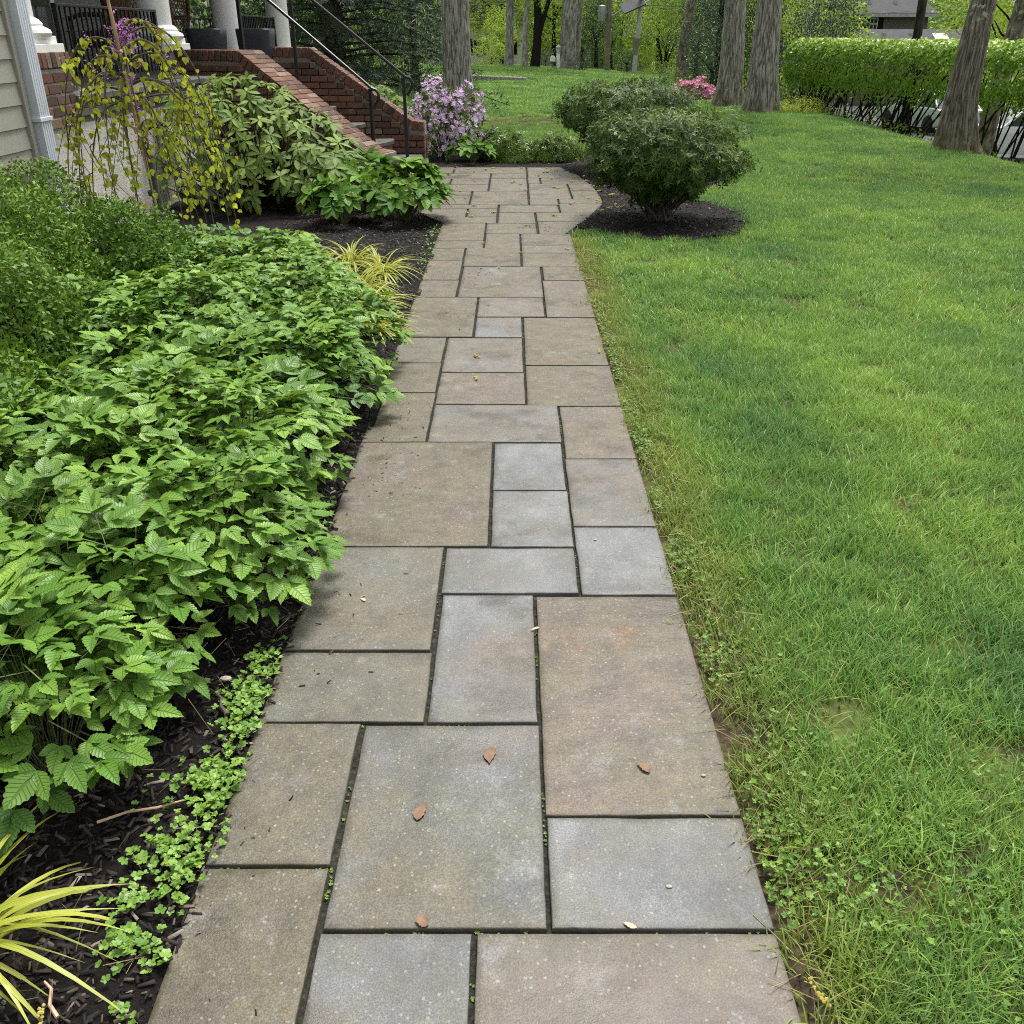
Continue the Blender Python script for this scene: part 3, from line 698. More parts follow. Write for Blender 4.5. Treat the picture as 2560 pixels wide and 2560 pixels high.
# columns
def column(y, zb, x=-3.9, r=.178):
    c = wob('column', MB().lathe([(r, zb + .22), (r, zb + .35), (r * .98, zb + 1.0), (r * .92, zb + 1.9), (r * .85, zb + 2.6)], 32).mesh('column', True), 'white_paint', house, (x, y, 0))
    pr = [(r + .075, zb + .10), (r + .10, zb + .115), (r + .11, zb + .14), (r + .10, zb + .165), (r + .07, zb + .18), (r + .05, zb + .19), (r + .055, zb + .205), (r + .03, zb + .235), (r + .004, zb + .25)]
    wob('column_base', MB().lathe(pr, 32).mesh('column_base', True), 'white_paint', c, (x, y, 0))
    wbox('plinth', x - .27, y - .27, zb, x + .27, y + .27, zb + .065, 'white_paint', c, .004)
    wbox('plinth', x - .235, y - .235, zb + .065, x + .235, y + .235, zb + .12, 'white_paint', c, .004)
column(8.16, 1.487); column(11.72, 1.46, -3.98); column(14.35, 1.17); column(17.5, 1.17)
# iron railings of the porch
def railing(x0, y0, x1, y1, zb, zt, st=.105):
    L = math.hypot(x1 - x0, y1 - y0); ang = math.atan2(y1 - y0, x1 - x0)
    r = wob('railing', MB().box(0, -.024, -.012, L, .024, .012).mesh('railing', False, .004), 'black_iron', house, (x0, y0, zt), (0, 0, ang))
    bm_ = MB().box(0, -.014, -.010, L, .014, .010).mesh('bottom_rail'); o = obj('bottom_rail', bm_, 'black_iron', r, (0, 0, zb - zt + .08))
    bal = MB().box(-.008, -.008, 0, .008, .008, zt - zb - .09).mesh('baluster'); k = int(L / st)
    for i in range(1, k): obj('baluster', bal, 'black_iron', r, (i * L / k, 0, zb - zt + .085))
    po = MB().box(-.02, -.02, 0, .02, .02, zt - zb).mesh('post')
    for x in (.02, L - .02): obj('post', po, 'black_iron', r, (x, 0, zb - zt))
railing(-3.9, 9.0, -3.9, 11.5, 1.17, 1.845); railing(-4.9, 8.62, -3.92, 8.98, 1.17, 1.84)
railing(-3.9, 14.65, -3.9, 17.2, 1.17, 1.86, .1); railing(-5.9, 18.8, -3.9, 18.8, 1.17, 1.86, .1)
# porch back wall
pw = wbox('porch_wall', -6.6, 7.5, 1.17, -6.05, 19, 4.2, 'siding_dark', house)
bm2 = MB().prism([(-.012, 0), (.020, 0), (.006, .172), (-.012, .172)], 'y', -5.5, 5.5).mesh('clapboard')
for k in range(14): wob('clapboard', bm2, 'siding_dark', pw, (-6.04, 13.4, 1.2 + .152 * k))
wbox('window_trim', -6.05, 12.55, 1.9, -5.985, 12.66, 3.6, 'white_paint', pw); wbox('window_trim', -6.05, 13.75, 1.9, -5.985, 13.86, 3.6, 'white_paint', pw)
wbox('window', -6.05, 12.66, 1.95, -6.005, 13.75, 3.6, 'window_glass', pw)
wbox('corner_trim', -4.95, 7.86, 1.17, -4.83, 7.97, 4.2, 'siding_paint', house)
wbox('porch_wall', -6.0, 7.55, 1.17, -4.95, 7.95, 4.2, 'siding_dark', house)
wbox('porch_roof', -6.6, 7.5, 4.15, -3.35, 19.4, 4.35, 'ceiling', house)
wbox('beam', -4.05, 7.6, 3.85, -3.7, 19.2, 4.148, 'white_paint', house)

# ------------------------------------------------------------------ brick staircase
SX, SY = -1.22, 13.75   # outer foot of the far cheek wall; the flight is built square here and turned at the end
stairs = thing('brick_staircase', (SX, SY, 0), 'red brick front steps with sloping cheek walls, stone treads and black handrails', 'staircase')
def cheek(prof, y0, y1, face_sign, facey, near):
    """prof: top line (x, z) from the house outward"""
    def top(x): return float(np.interp(x, [p[0] for p in prof], [p[1] for p in prof]))
    core = [(prof[0][0] - SX, -.1)] + [(x - SX, z - .010) for x, z in prof] + [(prof[-1][0] - SX, -.1)]
    me = MB().prism(core, 'y', y0 - SY, y1 - SY).mesh('cheek_wall'); cw = wob('cheek_wall', me, 'mortar', stairs, (SX, SY, 0))
    z = .03; r_ = 0; xe = prof[-1][0]; xs_ = prof[0][0]
    while z < 1.36:
        x = xe - (.0 if r_ % 2 else .113)
        first = True; x = xe
        while x > xs_ + .02:
            L = .218 if not (first and r_ % 2) else .105
            a = max(x - L, xs_); b_ = x; first = False
            # trim under the slope
            while b_ - a > .03 and top(b_) - .118 < z + .036: b_ -= .012
            if b_ - a > .035: brick(cw, ((a + b_) / 2, facey + face_sign * .038, z), round(b_ - a, 2), .10, .069)
            x -= L + .012
        z += .0815; r_ += 1
    # end face
    for i in range(int((top(xe) - .15) / .0815) + 1):
        brick(cw, (xe - .036, (y0 + y1) / 2 + .03, .03 + i * .0815), .10, y1 - y0 - .1, .069)
    # cap of bricks on edge
    seg = [Vector(p) for p in prof]; acc = 0.04; nb = 0
    for i in range(len(seg) - 1):
        d = seg[i + 1] - seg[i]; L = d.length; d.normalize(); ang = math.atan2(d.y, d.x); n_ = Vector((-d.y, d.x))
        while acc < L:
            p = seg[i] + d * acc - n_ * .056; w1 = .30 if nb % 2 else .205; wt = y1 - y0 + .05; ya = y0 - .03
            brick(cw, (p.x, ya + w1 / 2, p.y), .073, w1 - .006, .112, (0, -ang, 0), 'brick_weathered'); brick(cw, (p.x, ya + w1 + (wt - w1) / 2, p.y), .073, wt - w1 - .006, .112, (0, -ang, 0), 'brick_weathered')
            acc += .0845; nb += 1
        acc -= L
    return cw
def sl(pts): return [(SX + x, z) for x, z in pts]
cheek(sl([(-2.40, 1.45), (-1.47, 1.445), (.13, .365), (.33, .34)]), SY - 1.95, SY - 1.5, -1, SY - 1.935, True)
fw_ = cheek(sl([(-2.15, 1.47), (-1.46, 1.46), (-.15, .57), (.02, .55)]), SY, SY + .33, -1, SY + .015, False)
fw_.rotation_euler = (0, 0, R(20))   # the far wall flares open, square to the house
yn = SY - 1.5
for k in range(1, 6):
    z = .15 + .205 * (k - 1); xn = SX + .16 - .36 * (k - 1); pts = []; yf = SY - .03 + min(0, (xn - SX - .25) * math.tan(R(20)))
    for i in range(17):
        t = -1 + 2 * i / 16; y = (yn + yf) / 2 + t * (yf - yn) / 2 * .985; pts.append((xn - .20 * abs(t) ** 4, y))
    pts += [(xn - .60, yf - .012), (xn - .60, yn + .012)]
    cx_, cy_ = xn - .25, (yn + yf) / 2
    o = wob('tread', MB().prism([(x - cx_, y - cy_) for x, y in pts], 'z', -.05, 0).mesh('tread', True, .006), 'bluestone', stairs, (cx_, cy_, z)); o.color = (.2, .4, .35, 1)
    rp = [(x - .035, y) for x, y in pts[:17]] + pts[17:]
    wob('riser', MB().prism([(x - cx_, y - cy_) for x, y in rp], 'z', -.205 if k > 1 else -.2, -.0505).mesh('riser'), 'brick_clay', stairs, (cx_, cy_, z))
o = wbox('landing', SX - 2.75, yn + .01, 1.0, SX - 1.82, SY - .6, 1.163, 'bluestone', stairs, .005); o.color = (.2, .4, .35, 1)
def handrail(y, pts, posts, turn=0, name='handrail'):
    m = MB().tube([(x, y, z) for x, z in pts], .019, 8); h = wob(name, m.mesh(name, True), 'black_iron', stairs, (SX, SY, 0))
    for x, z0, z1 in posts: wob('post', MB().box(-.021, -.021, 0, .021, .021, z1 - z0).mesh('post', False, .003), 'black_iron', h, (SX + x, SY + y, z0))
    h.rotation_euler = (0, 0, R(turn))
    return h
def curl(x, z):
    return [(x + .02, z - .015), (x + .075, z - .03), (x + .105, z - .075), (x + .10, z - .13), (x + .06, z - .19), (x + .035, z - .235)]
handrail(-1.3, [(-2.5, 2.42), (-2.0, 2.36), (-1.85, 2.29), (-1.41, 1.99), (-.08, 1.035)] + curl(-.08, 1.035), [(-.085, .14, 1.02), (-1.85, 1.16, 2.28)])
handrail(-.45, [(-2.5, 2.42), (-1.78, 2.35), (-1.31, 2.02), (-.18, 1.14)] + curl(-.18, 1.14), [(-.185, .14, 1.125), (-1.56, .96, 2.19)], 20)
# mark set into one cap brick
mk = MB()
for a in ((0, 0, .05, .008), (0, .042, .05, .05), (0, .008, .008, .042), (.042, .008, .05, .042), (.018, .018, .034, .026)): mk.box(a[0], a[1], 0, a[2], a[3], .002)
mk.build('brick_mark', 'mortar', stairs, (-.38, -1.62, .712), rot=(0, R(34), 0))
stairs.rotation_euler = (0, 0, R(-20))

# planters and wicker chairs on the porch
def planter(x, y, z, lab):
    p = thing('planter', (x, y, z), lab, 'planter', 'dark planters at the porch steps')
    m = MB(); n = 40
    prof = [(.16, 0), (.185, .02), (.21, .22), (.225, .42), (.232, .50), (.222, .515), (.205, .50), (.20, .44)]
    V = []; F = []
    for r_, zz in prof:
        for j in range(n):
            a = 2 * math.pi * j / n; q = lambda c: math.copysign(abs(c) ** .45, c); V.append((r_ * q(math.cos(a)), r_ * q(math.sin(a)), zz))
    for i in range(len(prof) - 1):
        for j in range(n): F.append((i * n + j, i * n + (j + 1) % n, (i + 1) * n + (j + 1) % n, (i + 1) * n + j))
    F.append(tuple(range(n))[::-1]); m.add(V, F)
    m.build('pot', 'planter_grey', p, smooth=True)
    MB().lathe([(.19, .42), (.19, .44)], 24).build('soil', 'mulch', p)
planter(-3.93, 13.45, 1.17, 'charcoal planter in front of the white column at the top of the steps')
planter(-3.38, 13.78, 1.17, 'charcoal planter nearest the black stair rail, on the landing')
def chair(x, y, rz, lab):
    t = thing('wicker_chair', (x, y, 1.17), lab, 'chair', 'wicker chairs on the porch', (0, 0, rz))
    # hooped back: local +x faces forward
    hp = [(-.28 + .10 * (1 - math.sin(a)), .36 * math.cos(a), .42 + .68 * math.sin(a)) for a in np.linspace(0, math.pi, 21)]
    hp = [(hx - (hz - .42) * .18, hy, hz) for hx, hy, hz in hp]
    MB().tube(hp, .03, 8).build('back_hoop', 'wicker', t, smooth=True)
    lat = MB()
    def surf(u, v):  # u across -1..1, v up 0..1
        zz = .42 + .66 * v; wmax = .36 * math.sqrt(max(0, 1 - v * v)); return (-.20 - (zz - .42) * .18 - .08 * (1 - u * u), u * wmax, zz)
    for s_ in (-1, 1):
        for q in np.linspace(-1.9, 1.9, 20):
            pts = [surf(max(-1, min(1, q * 1.0 + s_ * (v - .5) * 1.6)), v) for v in np.linspace(0, .97, 8) if -1 <= q + s_ * (v - .5) * 1.6 <= 1]
            if len(pts) > 1: lat.tube(pts, .007, 4)
    lat.build('lattice', 'wicker', t)['kind'] = 'stuff'
    MB().box(-.26, -.34, .30, .36, .34, .40).build('seat', 'wicker', t, bevel=.02)
    MB().box(-.20, -.30, .40, .34, .30, .49).build('cushion', 'cushion', t, bevel=.03, seg=2)
    for s_ in (-1, 1):
        MB().tube([(-.30, s_ * .36, .66), (.1, s_ * .40, .66), (.36, s_ * .38, .62), (.40, s_ * .36, .40), (.34, s_ * .34, 0)], .028, 7).build('arm', 'wicker', t, smooth=True)
        MB().tube([(-.24, s_ * .30, .3), (-.30, s_ * .32, 0)], .025, 7).build('leg', 'wicker', t, smooth=True)
    MB().box(-.12, -.2, .5, -.03, .2, .86).build('pillow', 'cushion', t, bevel=.03, seg=2)
chair(-4.95, 13.1, R(150), 'brown wicker armchair with round lattice back nearest the brick wall')
chair(-5.0, 14.9, R(165), 'brown wicker armchair half hidden behind the middle white column')

# ------------------------------------------------------------------ astilbe bed
AST = [leaf_t(.58, 13, .16, .12, 'ovate', .065), leaf_t(.50, 13, .26, .22, 'ovate', .065), leaf_t(.64, 13, .10, .05, 'ovate', .065, .012)]
AST_LO = [leaf_t(.60, 5, .16, .12, 'ovate', .08), leaf_t(.52, 5, .26, .22, 'ovate', .08)]
def astilbe(x, y, r, h, nf, lo, nobj, lab):
    t = thing('astilbe_plant', (x, y, 0), lab, 'plant', 'astilbe plants massed beside the path')
    P, D, N, S, W, Rn = [], [], [], [], [], []; st = MB()
    for f in range(nf):
        a = random.uniform(0, 2 * math.pi); q = math.sqrt(random.random()); el = 1 - q ** 2.6
        if f < nf * .32: inner = random.uniform(.5, .85)
        else: inner = 1.0
        tip = Vector((math.cos(a) * r * q * 1.02, math.sin(a) * r * q * 1.02, (h * (.28 + .72 * el) * random.uniform(.86, 1.1)) * inner + .02))
        out = Vector((math.cos(a), math.sin(a), 0)); az = a + random.uniform(-.9, .9); o2 = Vector((math.cos(az), math.sin(az), 0))
        slope = .55 - .95 * q * random.uniform(.5, 1.1)
        ax = (o2 + Vector((0, 0, slope))).normalized()
        nn = Vector((0, 0, 1)) + out * (.25 + .6 * q) + Vector((random.uniform(-.35, .35), random.uniform(-.35, .35), 0)); nn = (nn - ax * nn.dot(ax)).normalized()
        sd = ax.cross(nn); L = random.uniform(.105, .172) * (1 if f >= nf * .32 else .85); base = tip - ax * L * .75
        if f % 2 == 0: st.tube([(out.x * .03, out.y * .03, 0), tuple(base * .55 + Vector((0, 0, .04))), tuple(base), tuple(base + ax * L)], .0016, 3, False)
        fr = random.betavariate(2.2, 2.2) * .8 + .1 * el + .06
        def leafl(p, d, s_):
            P.append(p); D.append(d + nn * random.uniform(-.12, .1)); N.append(nn + Vector((random.uniform(-.22, .22), random.uniform(-.22, .22), 0))); S.append(s_); W.append(random.randrange(2 if lo else 3)); Rn.append(min(1, max(0, fr + random.uniform(-.2, .2))))
        ls = L * random.uniform(.42, .54)
        leafl(base + ax * L * .95, ax, ls * 1.18)
        for k, (u, an, m) in enumerate(((.88, 52, .95), (.40, 60, 1.0))):
            for s_ in (-1, 1):
                c, s2 = math.cos(R(an)), math.sin(R(an)) * s_
                if k == 0: leafl(base + ax * L * u, ax * c + sd * s2, ls * m)
                else:
                    d2 = ax * c + sd * s2; b2 = base + ax * L * u; e2 = b2 + d2 * L * .42; leafl(e2, d2, ls * m)
                    for s3 in (-1, 1):
                        d3 = d2 * .62 + d2.cross(nn) * .78 * s3; leafl(b2 + d2 * L * .36, d3, ls * .74)
    st.build('stems', 'twig_green', t)['kind'] = 'stuff'
    foliage(t, AST_LO if lo else AST, W, [tuple(p) for p in P], [tuple(p) for p in D], [tuple(p) for p in N], S, Rn, 'astilbe_leaf', nobj=nobj)
n_ast = 0
ORD = ['first', 'second', 'third', 'fourth', 'fifth', 'sixth', 'seventh', 'eighth', 'ninth', 'tenth', 'eleventh', 'twelfth', 'thirteenth', 'fourteenth']
for iy, y in enumerate(np.arange(1.74, 6.9, .40)):
    xl = float(np.interp(y, [1.9, 3.0, 4.0, 4.7, 5.6, 6.7], [-1.62, -1.85, -1.95, -2.15, -2.5, -2.55])); xr = float(np.interp(y, [1.75, 2.1, 2.6, 5.0, 5.35, 6.7], [-1.20, -1.06, -.97, -.95, -1.26, -1.62]))
    x = xr - (.0 if iy % 2 == 0 else .06); ic = 0
    while x > xl - .1:
        px, py = x + random.uniform(-.06, .06), y + random.uniform(-.07, .07); lo = y > 4.2
        astilbe(px, py, random.uniform(.30, .36), random.uniform(.32, .44), 98 if not lo else 88, lo, 110 if y < 2.9 else (70 if y < 4 else 0), f'astilbe plant in the {ORD[iy]} row from the camera, {ORD[ic]} from the path'); n_ast += 1; ic += 1
        x -= .42

# ------------------------------------------------------------------ clipped boxwood
BX = [quad_t(.5, .10), quad_t(.58, .05, .5)]
def mound_shell(k, rx, ry, h, lump, seed, depth=.10, flat=1.0):
    """points near the surface of a lumpy dome standing on the ground, with outward normals"""
    u = rdir(k); u[:, 2] = np.abs(u[:, 2]); nrm = u.copy()
    rr = 1 + lump * fbm(u, 2.1, seed) + .5 * lump * fbm(u, 5.5, seed + 9)
    d = 1 - rng.exponential(depth, k); d = np.clip(d, .25, 1.06)
    P = u * np.array([rx, ry, h]) * (rr * d)[:, None]; return P, unit(nrm / np.array([rx, ry, h])), d
def boxwood(x, y, rx, ry, h, k, seed, lab):
    t = thing('boxwood_shrub', (x, y, 0), lab, 'shrub', 'clipped boxwood beside the house')
    P, Nn, d = mound_shell(k, rx, ry, h, .20, seed, .06)
    D = unit(np.cross(Nn, rdir(k)) + Nn * .45); N = Nn + rdir(k) * .7
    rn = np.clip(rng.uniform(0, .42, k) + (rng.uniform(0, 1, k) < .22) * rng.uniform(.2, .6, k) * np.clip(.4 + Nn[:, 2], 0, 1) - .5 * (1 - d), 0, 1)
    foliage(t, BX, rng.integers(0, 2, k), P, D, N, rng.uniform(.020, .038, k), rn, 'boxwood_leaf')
    st = MB()
    for i in range(26):
        a = random.uniform(0, 6.28); q = random.uniform(.3, .85); e = Vector((math.cos(a) * rx * q, math.sin(a) * ry * q, h * random.uniform(.45, .9) * math.sqrt(1 - q * q)))
        st.tube([(e.x * .1, e.y * .1, 0), (e.x * .5, e.y * .5, e.z * .5), tuple(e)], [.012, .008, .003], 4)
    st.build('stems', 'twig_dark', t)['kind'] = 'stuff'
boxwood(-2.28, 3.35, .52, .55, .74, 19000, 1, 'boxwood mound nearest the camera at the left edge beside the astilbe')
boxwood(-2.60, 4.25, .58, .60, .84, 19000, 2, 'boxwood mound behind the nearest one at the left edge')
boxwood(-2.95, 5.25, .64, .62, .90, 18000, 3, 'boxwood mound in the middle of the row under the clapboard wall')
boxwood(-3.20, 6.35, .60, .60, .86, 14000, 4, 'boxwood mound against the downspout corner')
boxwood(-2.45, 5.95, .55, .50, .66, 15000, 5, 'low boxwood mound between the astilbe and the weeping redbud')

# ------------------------------------------------------------------ weeping redbud and its stake
stake = MB(); pts = [(-2.49 - .145 * i / 12 * 1.0, 6.86, 2.15 * i / 12) for i in range(13)]
rad = [.011 + (.0025 if i % 3 == 0 else 0) for i in range(13)]
so = thing('bamboo_stake', (-2.49, 6.86, 0), 'tan bamboo stake tied to the trunk of the weeping redbud', 'stake')
wob('cane', stake.tube(pts, rad, 8).mesh('cane', True), 'bamboo', so)
for z in (1.44, .62): wob('tie', MB().lathe([(.020, -.02), (.028, -.01), (.03, .012), (.02, .022)], 10).mesh('tie', True), 'tie_green', so, (-2.49 - .145 * z / 2.15 - .012, 6.875, z))
RB0 = Vector((-2.50, 6.92, 0))
rb = thing('weeping_redbud', tuple(RB0), 'weeping redbud with yellow-green heart leaves and magenta flowers beside the boxwood', 'tree')
tr = [(0, 0, 0), (.01, 0, .35), (-.035, .01, .62), (-.03, 0, .85), (-.075, .01, 1.08), (-.105, 0, 1.3), (-.12, .01, 1.5), (-.10, .0, 1.64), (-.06, 0, 1.70)]
MB().tube(tr, [.03, .027, .026, .024, .021, .018, .015, .012, .008], 10).build('trunk', 'twig', rb, smooth=True)
HT = [leaf_t(1.0, 6, .12, .12, 'heart'), leaf_t(.92, 6, .28, .25, 'heart')]
lp, ld, ln, ls, fl_ = [], [], [], [], []; br = MB()
def spline(p0, p1, p2, p3, n=12):
    return [((1 - t) ** 3) * p0 + 3 * (1 - t) ** 2 * t * p1 + 3 * (1 - t) * t * t * p2 + t ** 3 * p3 for t in (i / n for i in range(n + 1))]
specs = [(180, .42, .95, 1.50), (0, .34, .62, 1.62), (20, .55, .40, 1.58), (-30, .50, .42, 1.5), (200, .38, .5, 1.4), (150, .40, .48, 1.45), (-70, .35, .42, 1.45), (-110, .34, .36, 1.4), (60, .42, .5, 1.5), (100, .35, .5, 1.45), (10, .50, .36, 1.3), (-20, .58, .55, 1.3), (-50, .44, .35, 1.2), (-85, .26, .4, 1.3), (-140, .42, .40, 1.35), (190, .46, .62, 1.25), (-160, .34, .36, 1.15), (-8, .62, .42, 1.42), (-40, .52, .38, 1.05), (15, .62, .6, 1.2), (-100, .2, .55, 1.2), (-15, .36, .40, 1.0)]
for az, ro, zend, z0 in specs:
    a = R(az + random.uniform(-8, 8)); o_ = Vector((math.cos(a), math.sin(a), 0)); zt = float(np.interp(z0, [.6, 1.0, 1.3, 1.65], [-.03, -.06, -.10, -.08]))
    p0 = Vector((zt, 0, z0)); hi = .20 if z0 > 1.35 else .12
    sp = spline(p0, p0 + o_ * ro * .35 + Vector((0, 0, hi)), p0 + o_ * ro + Vector((0, 0, hi * .7)), p0 + o_ * ro * 1.08 + Vector((random.uniform(-.04, .04), 0, zend - z0)), 16)
    br.tube([tuple(p) for p in sp], [.0085 * (1 - i / 20) + .0012 for i in range(17)], 5)
    strands = [(sp, 3)]
    ro *= .9
    for j in range(3):
        i0 = random.randint(5, 13); q0 = sp[i0]; dn = Vector((random.uniform(-.26, .26), random.uniform(-.2, .2), -random.uniform(.2, .75)))
        if q0.z + dn.z < .1: dn.z = .12 - q0.z
        s2 = spline(q0, q0 + o_ * .08, q0 + o_ * .10 + dn * .5, q0 + o_ * .05 + dn, 8); br.tube([tuple(p) for p in s2], [.0035] * 4 + [.0022] * 5, 4); strands.append((s2, 1))
    for s_, st0 in strands:
        for i in range(st0, len(s_)):
            for _ in range(random.choice((0, 1, 1, 2, 2))):
                pet = Vector((random.uniform(-1, 1), random.uniform(-1, 1), random.uniform(-.3, .4))).normalized() * .022
                lp.append(tuple(s_[i] + pet)); d = Vector((random.uniform(-.5, .5), random.uniform(-.5, .5), -random.uniform(.5, 1.3))); ld.append(tuple(d)); ln.append((random.uniform(-.5, .5), -1 + random.uniform(-.4, .4), random.uniform(.1, .8))); ls.append(random.uniform(.020, .046))
            if i < 3 and z0 > 1.3 and random.random() < .6: fl_.append(s_[i] + Vector((random.uniform(-.03, .03), random.uniform(-.03, .03), random.uniform(-.03, .03))))
br.build('branches', 'twig', rb, smooth=True)['kind'] = 'stuff'
k = len(lp); foliage(rb, HT, rng.integers(0, 2, k), lp, ld, ln, ls, rng.beta(1.6, 1.4, k), 'redbud_leaf', nobj=300)
for i in range(240):
    z = random.uniform(.85, 1.70); fl_.append(Vector((float(np.interp(z, [.6, 1.0, 1.5, 1.7], [-.035, -.07, -.12, -.06])), 0, z)) + Vector((random.gauss(0, .025), random.gauss(0, .02), 0)))
for i in range(60): fl_.append(Vector((-.08 + random.gauss(0, .045), random.gauss(0, .04), 1.60 + random.gauss(0, .05))))
fp = [tuple(p + Vector((random.gauss(0, .012), random.gauss(0, .012), random.gauss(0, .012)))) for p in fl_ for _ in range(5)]
k = len(fp); foliage(rb, [quad_t(.55, .2)], np.zeros(k, int), fp, rdir(k), rdir(k), rng.uniform(.012, .022, k), rng.uniform(0, 1, k), 'redbud_flower', 'flowers')

# ------------------------------------------------------------------ rhododendrons
RH = [leaf_t(.36, 5, .10, .22, 'obov'), leaf_t(.40, 5, .16, .35, 'obov'), leaf_t(.33, 5, .06, .10, 'obov')]
def rhodo(name, loc, tips, label, nobj, Ls=(.105, .155), group=None):
    t = thing(name, loc, label, 'shrub', group); st = MB(); P, D, N, S, W, Rn = [], [], [], [], [], []
    for tp, upd in tips:
        tp = Vector(tp); root = Vector((tp.x * .25 + random.uniform(-.12, .12), tp.y * .25 + random.uniform(-.1, .1), 0)); mid = root * .45 + tp * .55 + Vector((0, 0, -.08))
        st.tube([tuple(root), tuple(mid), tuple(tp)], [.011, .007, .004], 5)
        ax = Vector(upd).normalized(); e1 = ax.cross(Vector((.3, .8, .1))).normalized(); e2 = ax.cross(e1); k = random.randint(6, 9); ph = random.uniform(0, 6); L0 = random.uniform(*Ls); fr = random.betavariate(2, 2)
        for i in range(k):
            a = ph + i * 2 * math.pi / k + random.uniform(-.2, .2); el = random.uniform(-.35, .35)
            d = e1 * math.cos(a) + e2 * math.sin(a) + ax * el
            P.append(tuple(tp - ax * random.uniform(0, .015))); D.append(tuple(d)); N.append(tuple(ax + Vector((random.uniform(-.2, .2), random.uniform(-.2, .2), 0)))); S.append(L0 * random.uniform(.8, 1.1)); W.append(random.randrange(3)); Rn.append(min(.99, max(0, fr * .7 + random.uniform(0, .3))))
        if random.random() < .35:   # a few drooping old leaves below
            for i in range(2):
                a = random.uniform(0, 6.28); P.append(tuple(tp - ax * random.uniform(.04, .09))); D.append((math.cos(a) * .6, math.sin(a) * .6, -.8)); N.append((math.cos(a), math.sin(a), .5)); S.append(L0); W.append(1); Rn.append(random.uniform(.75, 1))
    st.build('stems', 'twig_dark', t, smooth=True)['kind'] = 'stuff'
    foliage(t, RH, W, P, D, N, S, Rn, 'rhodo_leaf', nobj=nobj, zpref=1.2)
tips = []
while len(tips) < 255:
    x = random.uniform(-1.12, .92); y = random.uniform(-.95, .62)
    if (x / 1.14) ** 2 + (y / .95) ** 2 > 1: continue
    top = float(np.interp(x, [-1.15, -.75, -.3, .05, .45, .8, .95], [.80, 1.15, 1.26, 1.26, .98, .70, .46])) * (1 - .42 * max(0, -y / .9) ** 2)
    z = top * (1 - .86 * random.random() ** 1.5)
    if z < .10: continue
    tips.append(((x, y, z), (x * .5 + random.uniform(-.25, .25), -.35 + y * .6 + random.uniform(-.25, .25), 1.0)))
rhodo('rhododendron', (-2.62, 10.35, 0), tips, 'large rhododendron with whorled pale green leaves in front of the near brick cheek wall', 300)
tips = []
for i in range(60):
    x = random.uniform(-.6, .5); top = float(np.interp(x, [-.6, .5], [1.22, .80])); tips.append(((x, random.uniform(-.3, .3), top * random.uniform(.6, 1.0)), (random.uniform(-.3, .3), -.3 + random.uniform(-.3, .3), 1)))
rhodo('rhododendron', (-2.05, 15.2, 0), tips, 'rhododendron showing above the far brick cheek wall beside the azalea', 90, (.11, .15))

# ------------------------------------------------------------------ hellebores
HE = [leaf_t(.42, 6, .12, .18, 'obov'), leaf_t(.48, 6, .2, .28, 'obov'), leaf_t(.38, 6, .1, .08, 'lance')]
def hellebore(x, y, r, h, nl, nf, label, nobj=280, L=(.145, .215)):
    t = thing('hellebore', (x, y, 0), label, 'plant', 'hellebores beside the steps'); st = MB(); P, D, N, S, W, Rn = [], [], [], [], [], []
    for f in range(nl):
        a = random.uniform(0, 6.283); q = math.sqrt(random.random()) * .95; o_ = Vector((math.cos(a), math.sin(a), 0))
        tp = o_ * r * q * .85 + Vector((0, 0, h * (1 - .55 * q ** 2) * random.uniform(.55, 1.0)))
        st.tube([(o_.x * .03, o_.y * .03, 0), tuple(tp * .5 + Vector((0, 0, .05))), tuple(tp)], [.005, .004, .003], 5)
        ax = (o_ * (.25 + .75 * q) + Vector((0, 0, .9))).normalized(); fw = (o_ - ax * o_.dot(ax)).normalized(); sd = fw.cross(ax); fr = random.betavariate(1.8, 2); k = random.randint(6, 8); L0 = random.uniform(*L)
        for i in range(k):
            an = -1.9 + 3.8 * i / (k - 1) + random.uniform(-.1, .1); d = fw * math.cos(an) + sd * math.sin(an) + ax * random.uniform(.2, .85)
            P.append(tuple(tp)); D.append(tuple(d)); N.append(tuple(ax)); S.append(L0 * (1.05 - .25 * abs(an) / 1.9)); W.append(random.randrange(3)); Rn.append(min(.99, max(0, fr + random.uniform(-.15, .15))))
    st.build('stems', 'twig_green', t, smooth=True)['kind'] = 'stuff'
    foliage(t, HE, W, P, D, N, S, Rn, 'hellebore_leaf', nobj=nobj)
    pt = leaf_t(.8, 4, .25, -.25, 'ovate')
    for f in range(nf):
        a = random.uniform(-2.4, .4); c = Vector((math.cos(a) * r * random.uniform(.3, 1.0), math.sin(a) * r * random.uniform(.3, 1.0), h * random.uniform(.35, .8))); ax = Vector((random.uniform(-.3, .3), -.8, random.uniform(-.5, .3))).normalized(); e1 = ax.cross(Vector((0, 0, 1))).normalized(); e2 = ax.cross(e1)
        PP = [tuple(c)] * 5; DD = [tuple(e1 * math.cos(i * 1.2566) + e2 * math.sin(i * 1.2566) + ax * .45) for i in range(5)]; NN = [tuple(ax)] * 5
        foliage(t, [pt], [0] * 5, PP, DD, NN, [.032] * 5, [random.random()] * 5, 'hellebore_flower', 'flower', stuff=False)
hellebore(-1.04, 9.38, .48, .58, 52, 10, 'large hellebore with pale green flowers at the bend of the path', 300)
hellebore(-1.62, 9.20, .36, .46, 30, 3, 'smaller hellebore with dark lower leaves left of the flowering one')
hellebore(-1.50, 10.2, .42, .56, 34, 0, 'hellebore clump directly below the end of the near brick cheek wall')
hellebore(-.55, 14.05, .38, .36, 20, 0, 'hellebore with bright palmate leaves in front of the lilac azalea', 140)

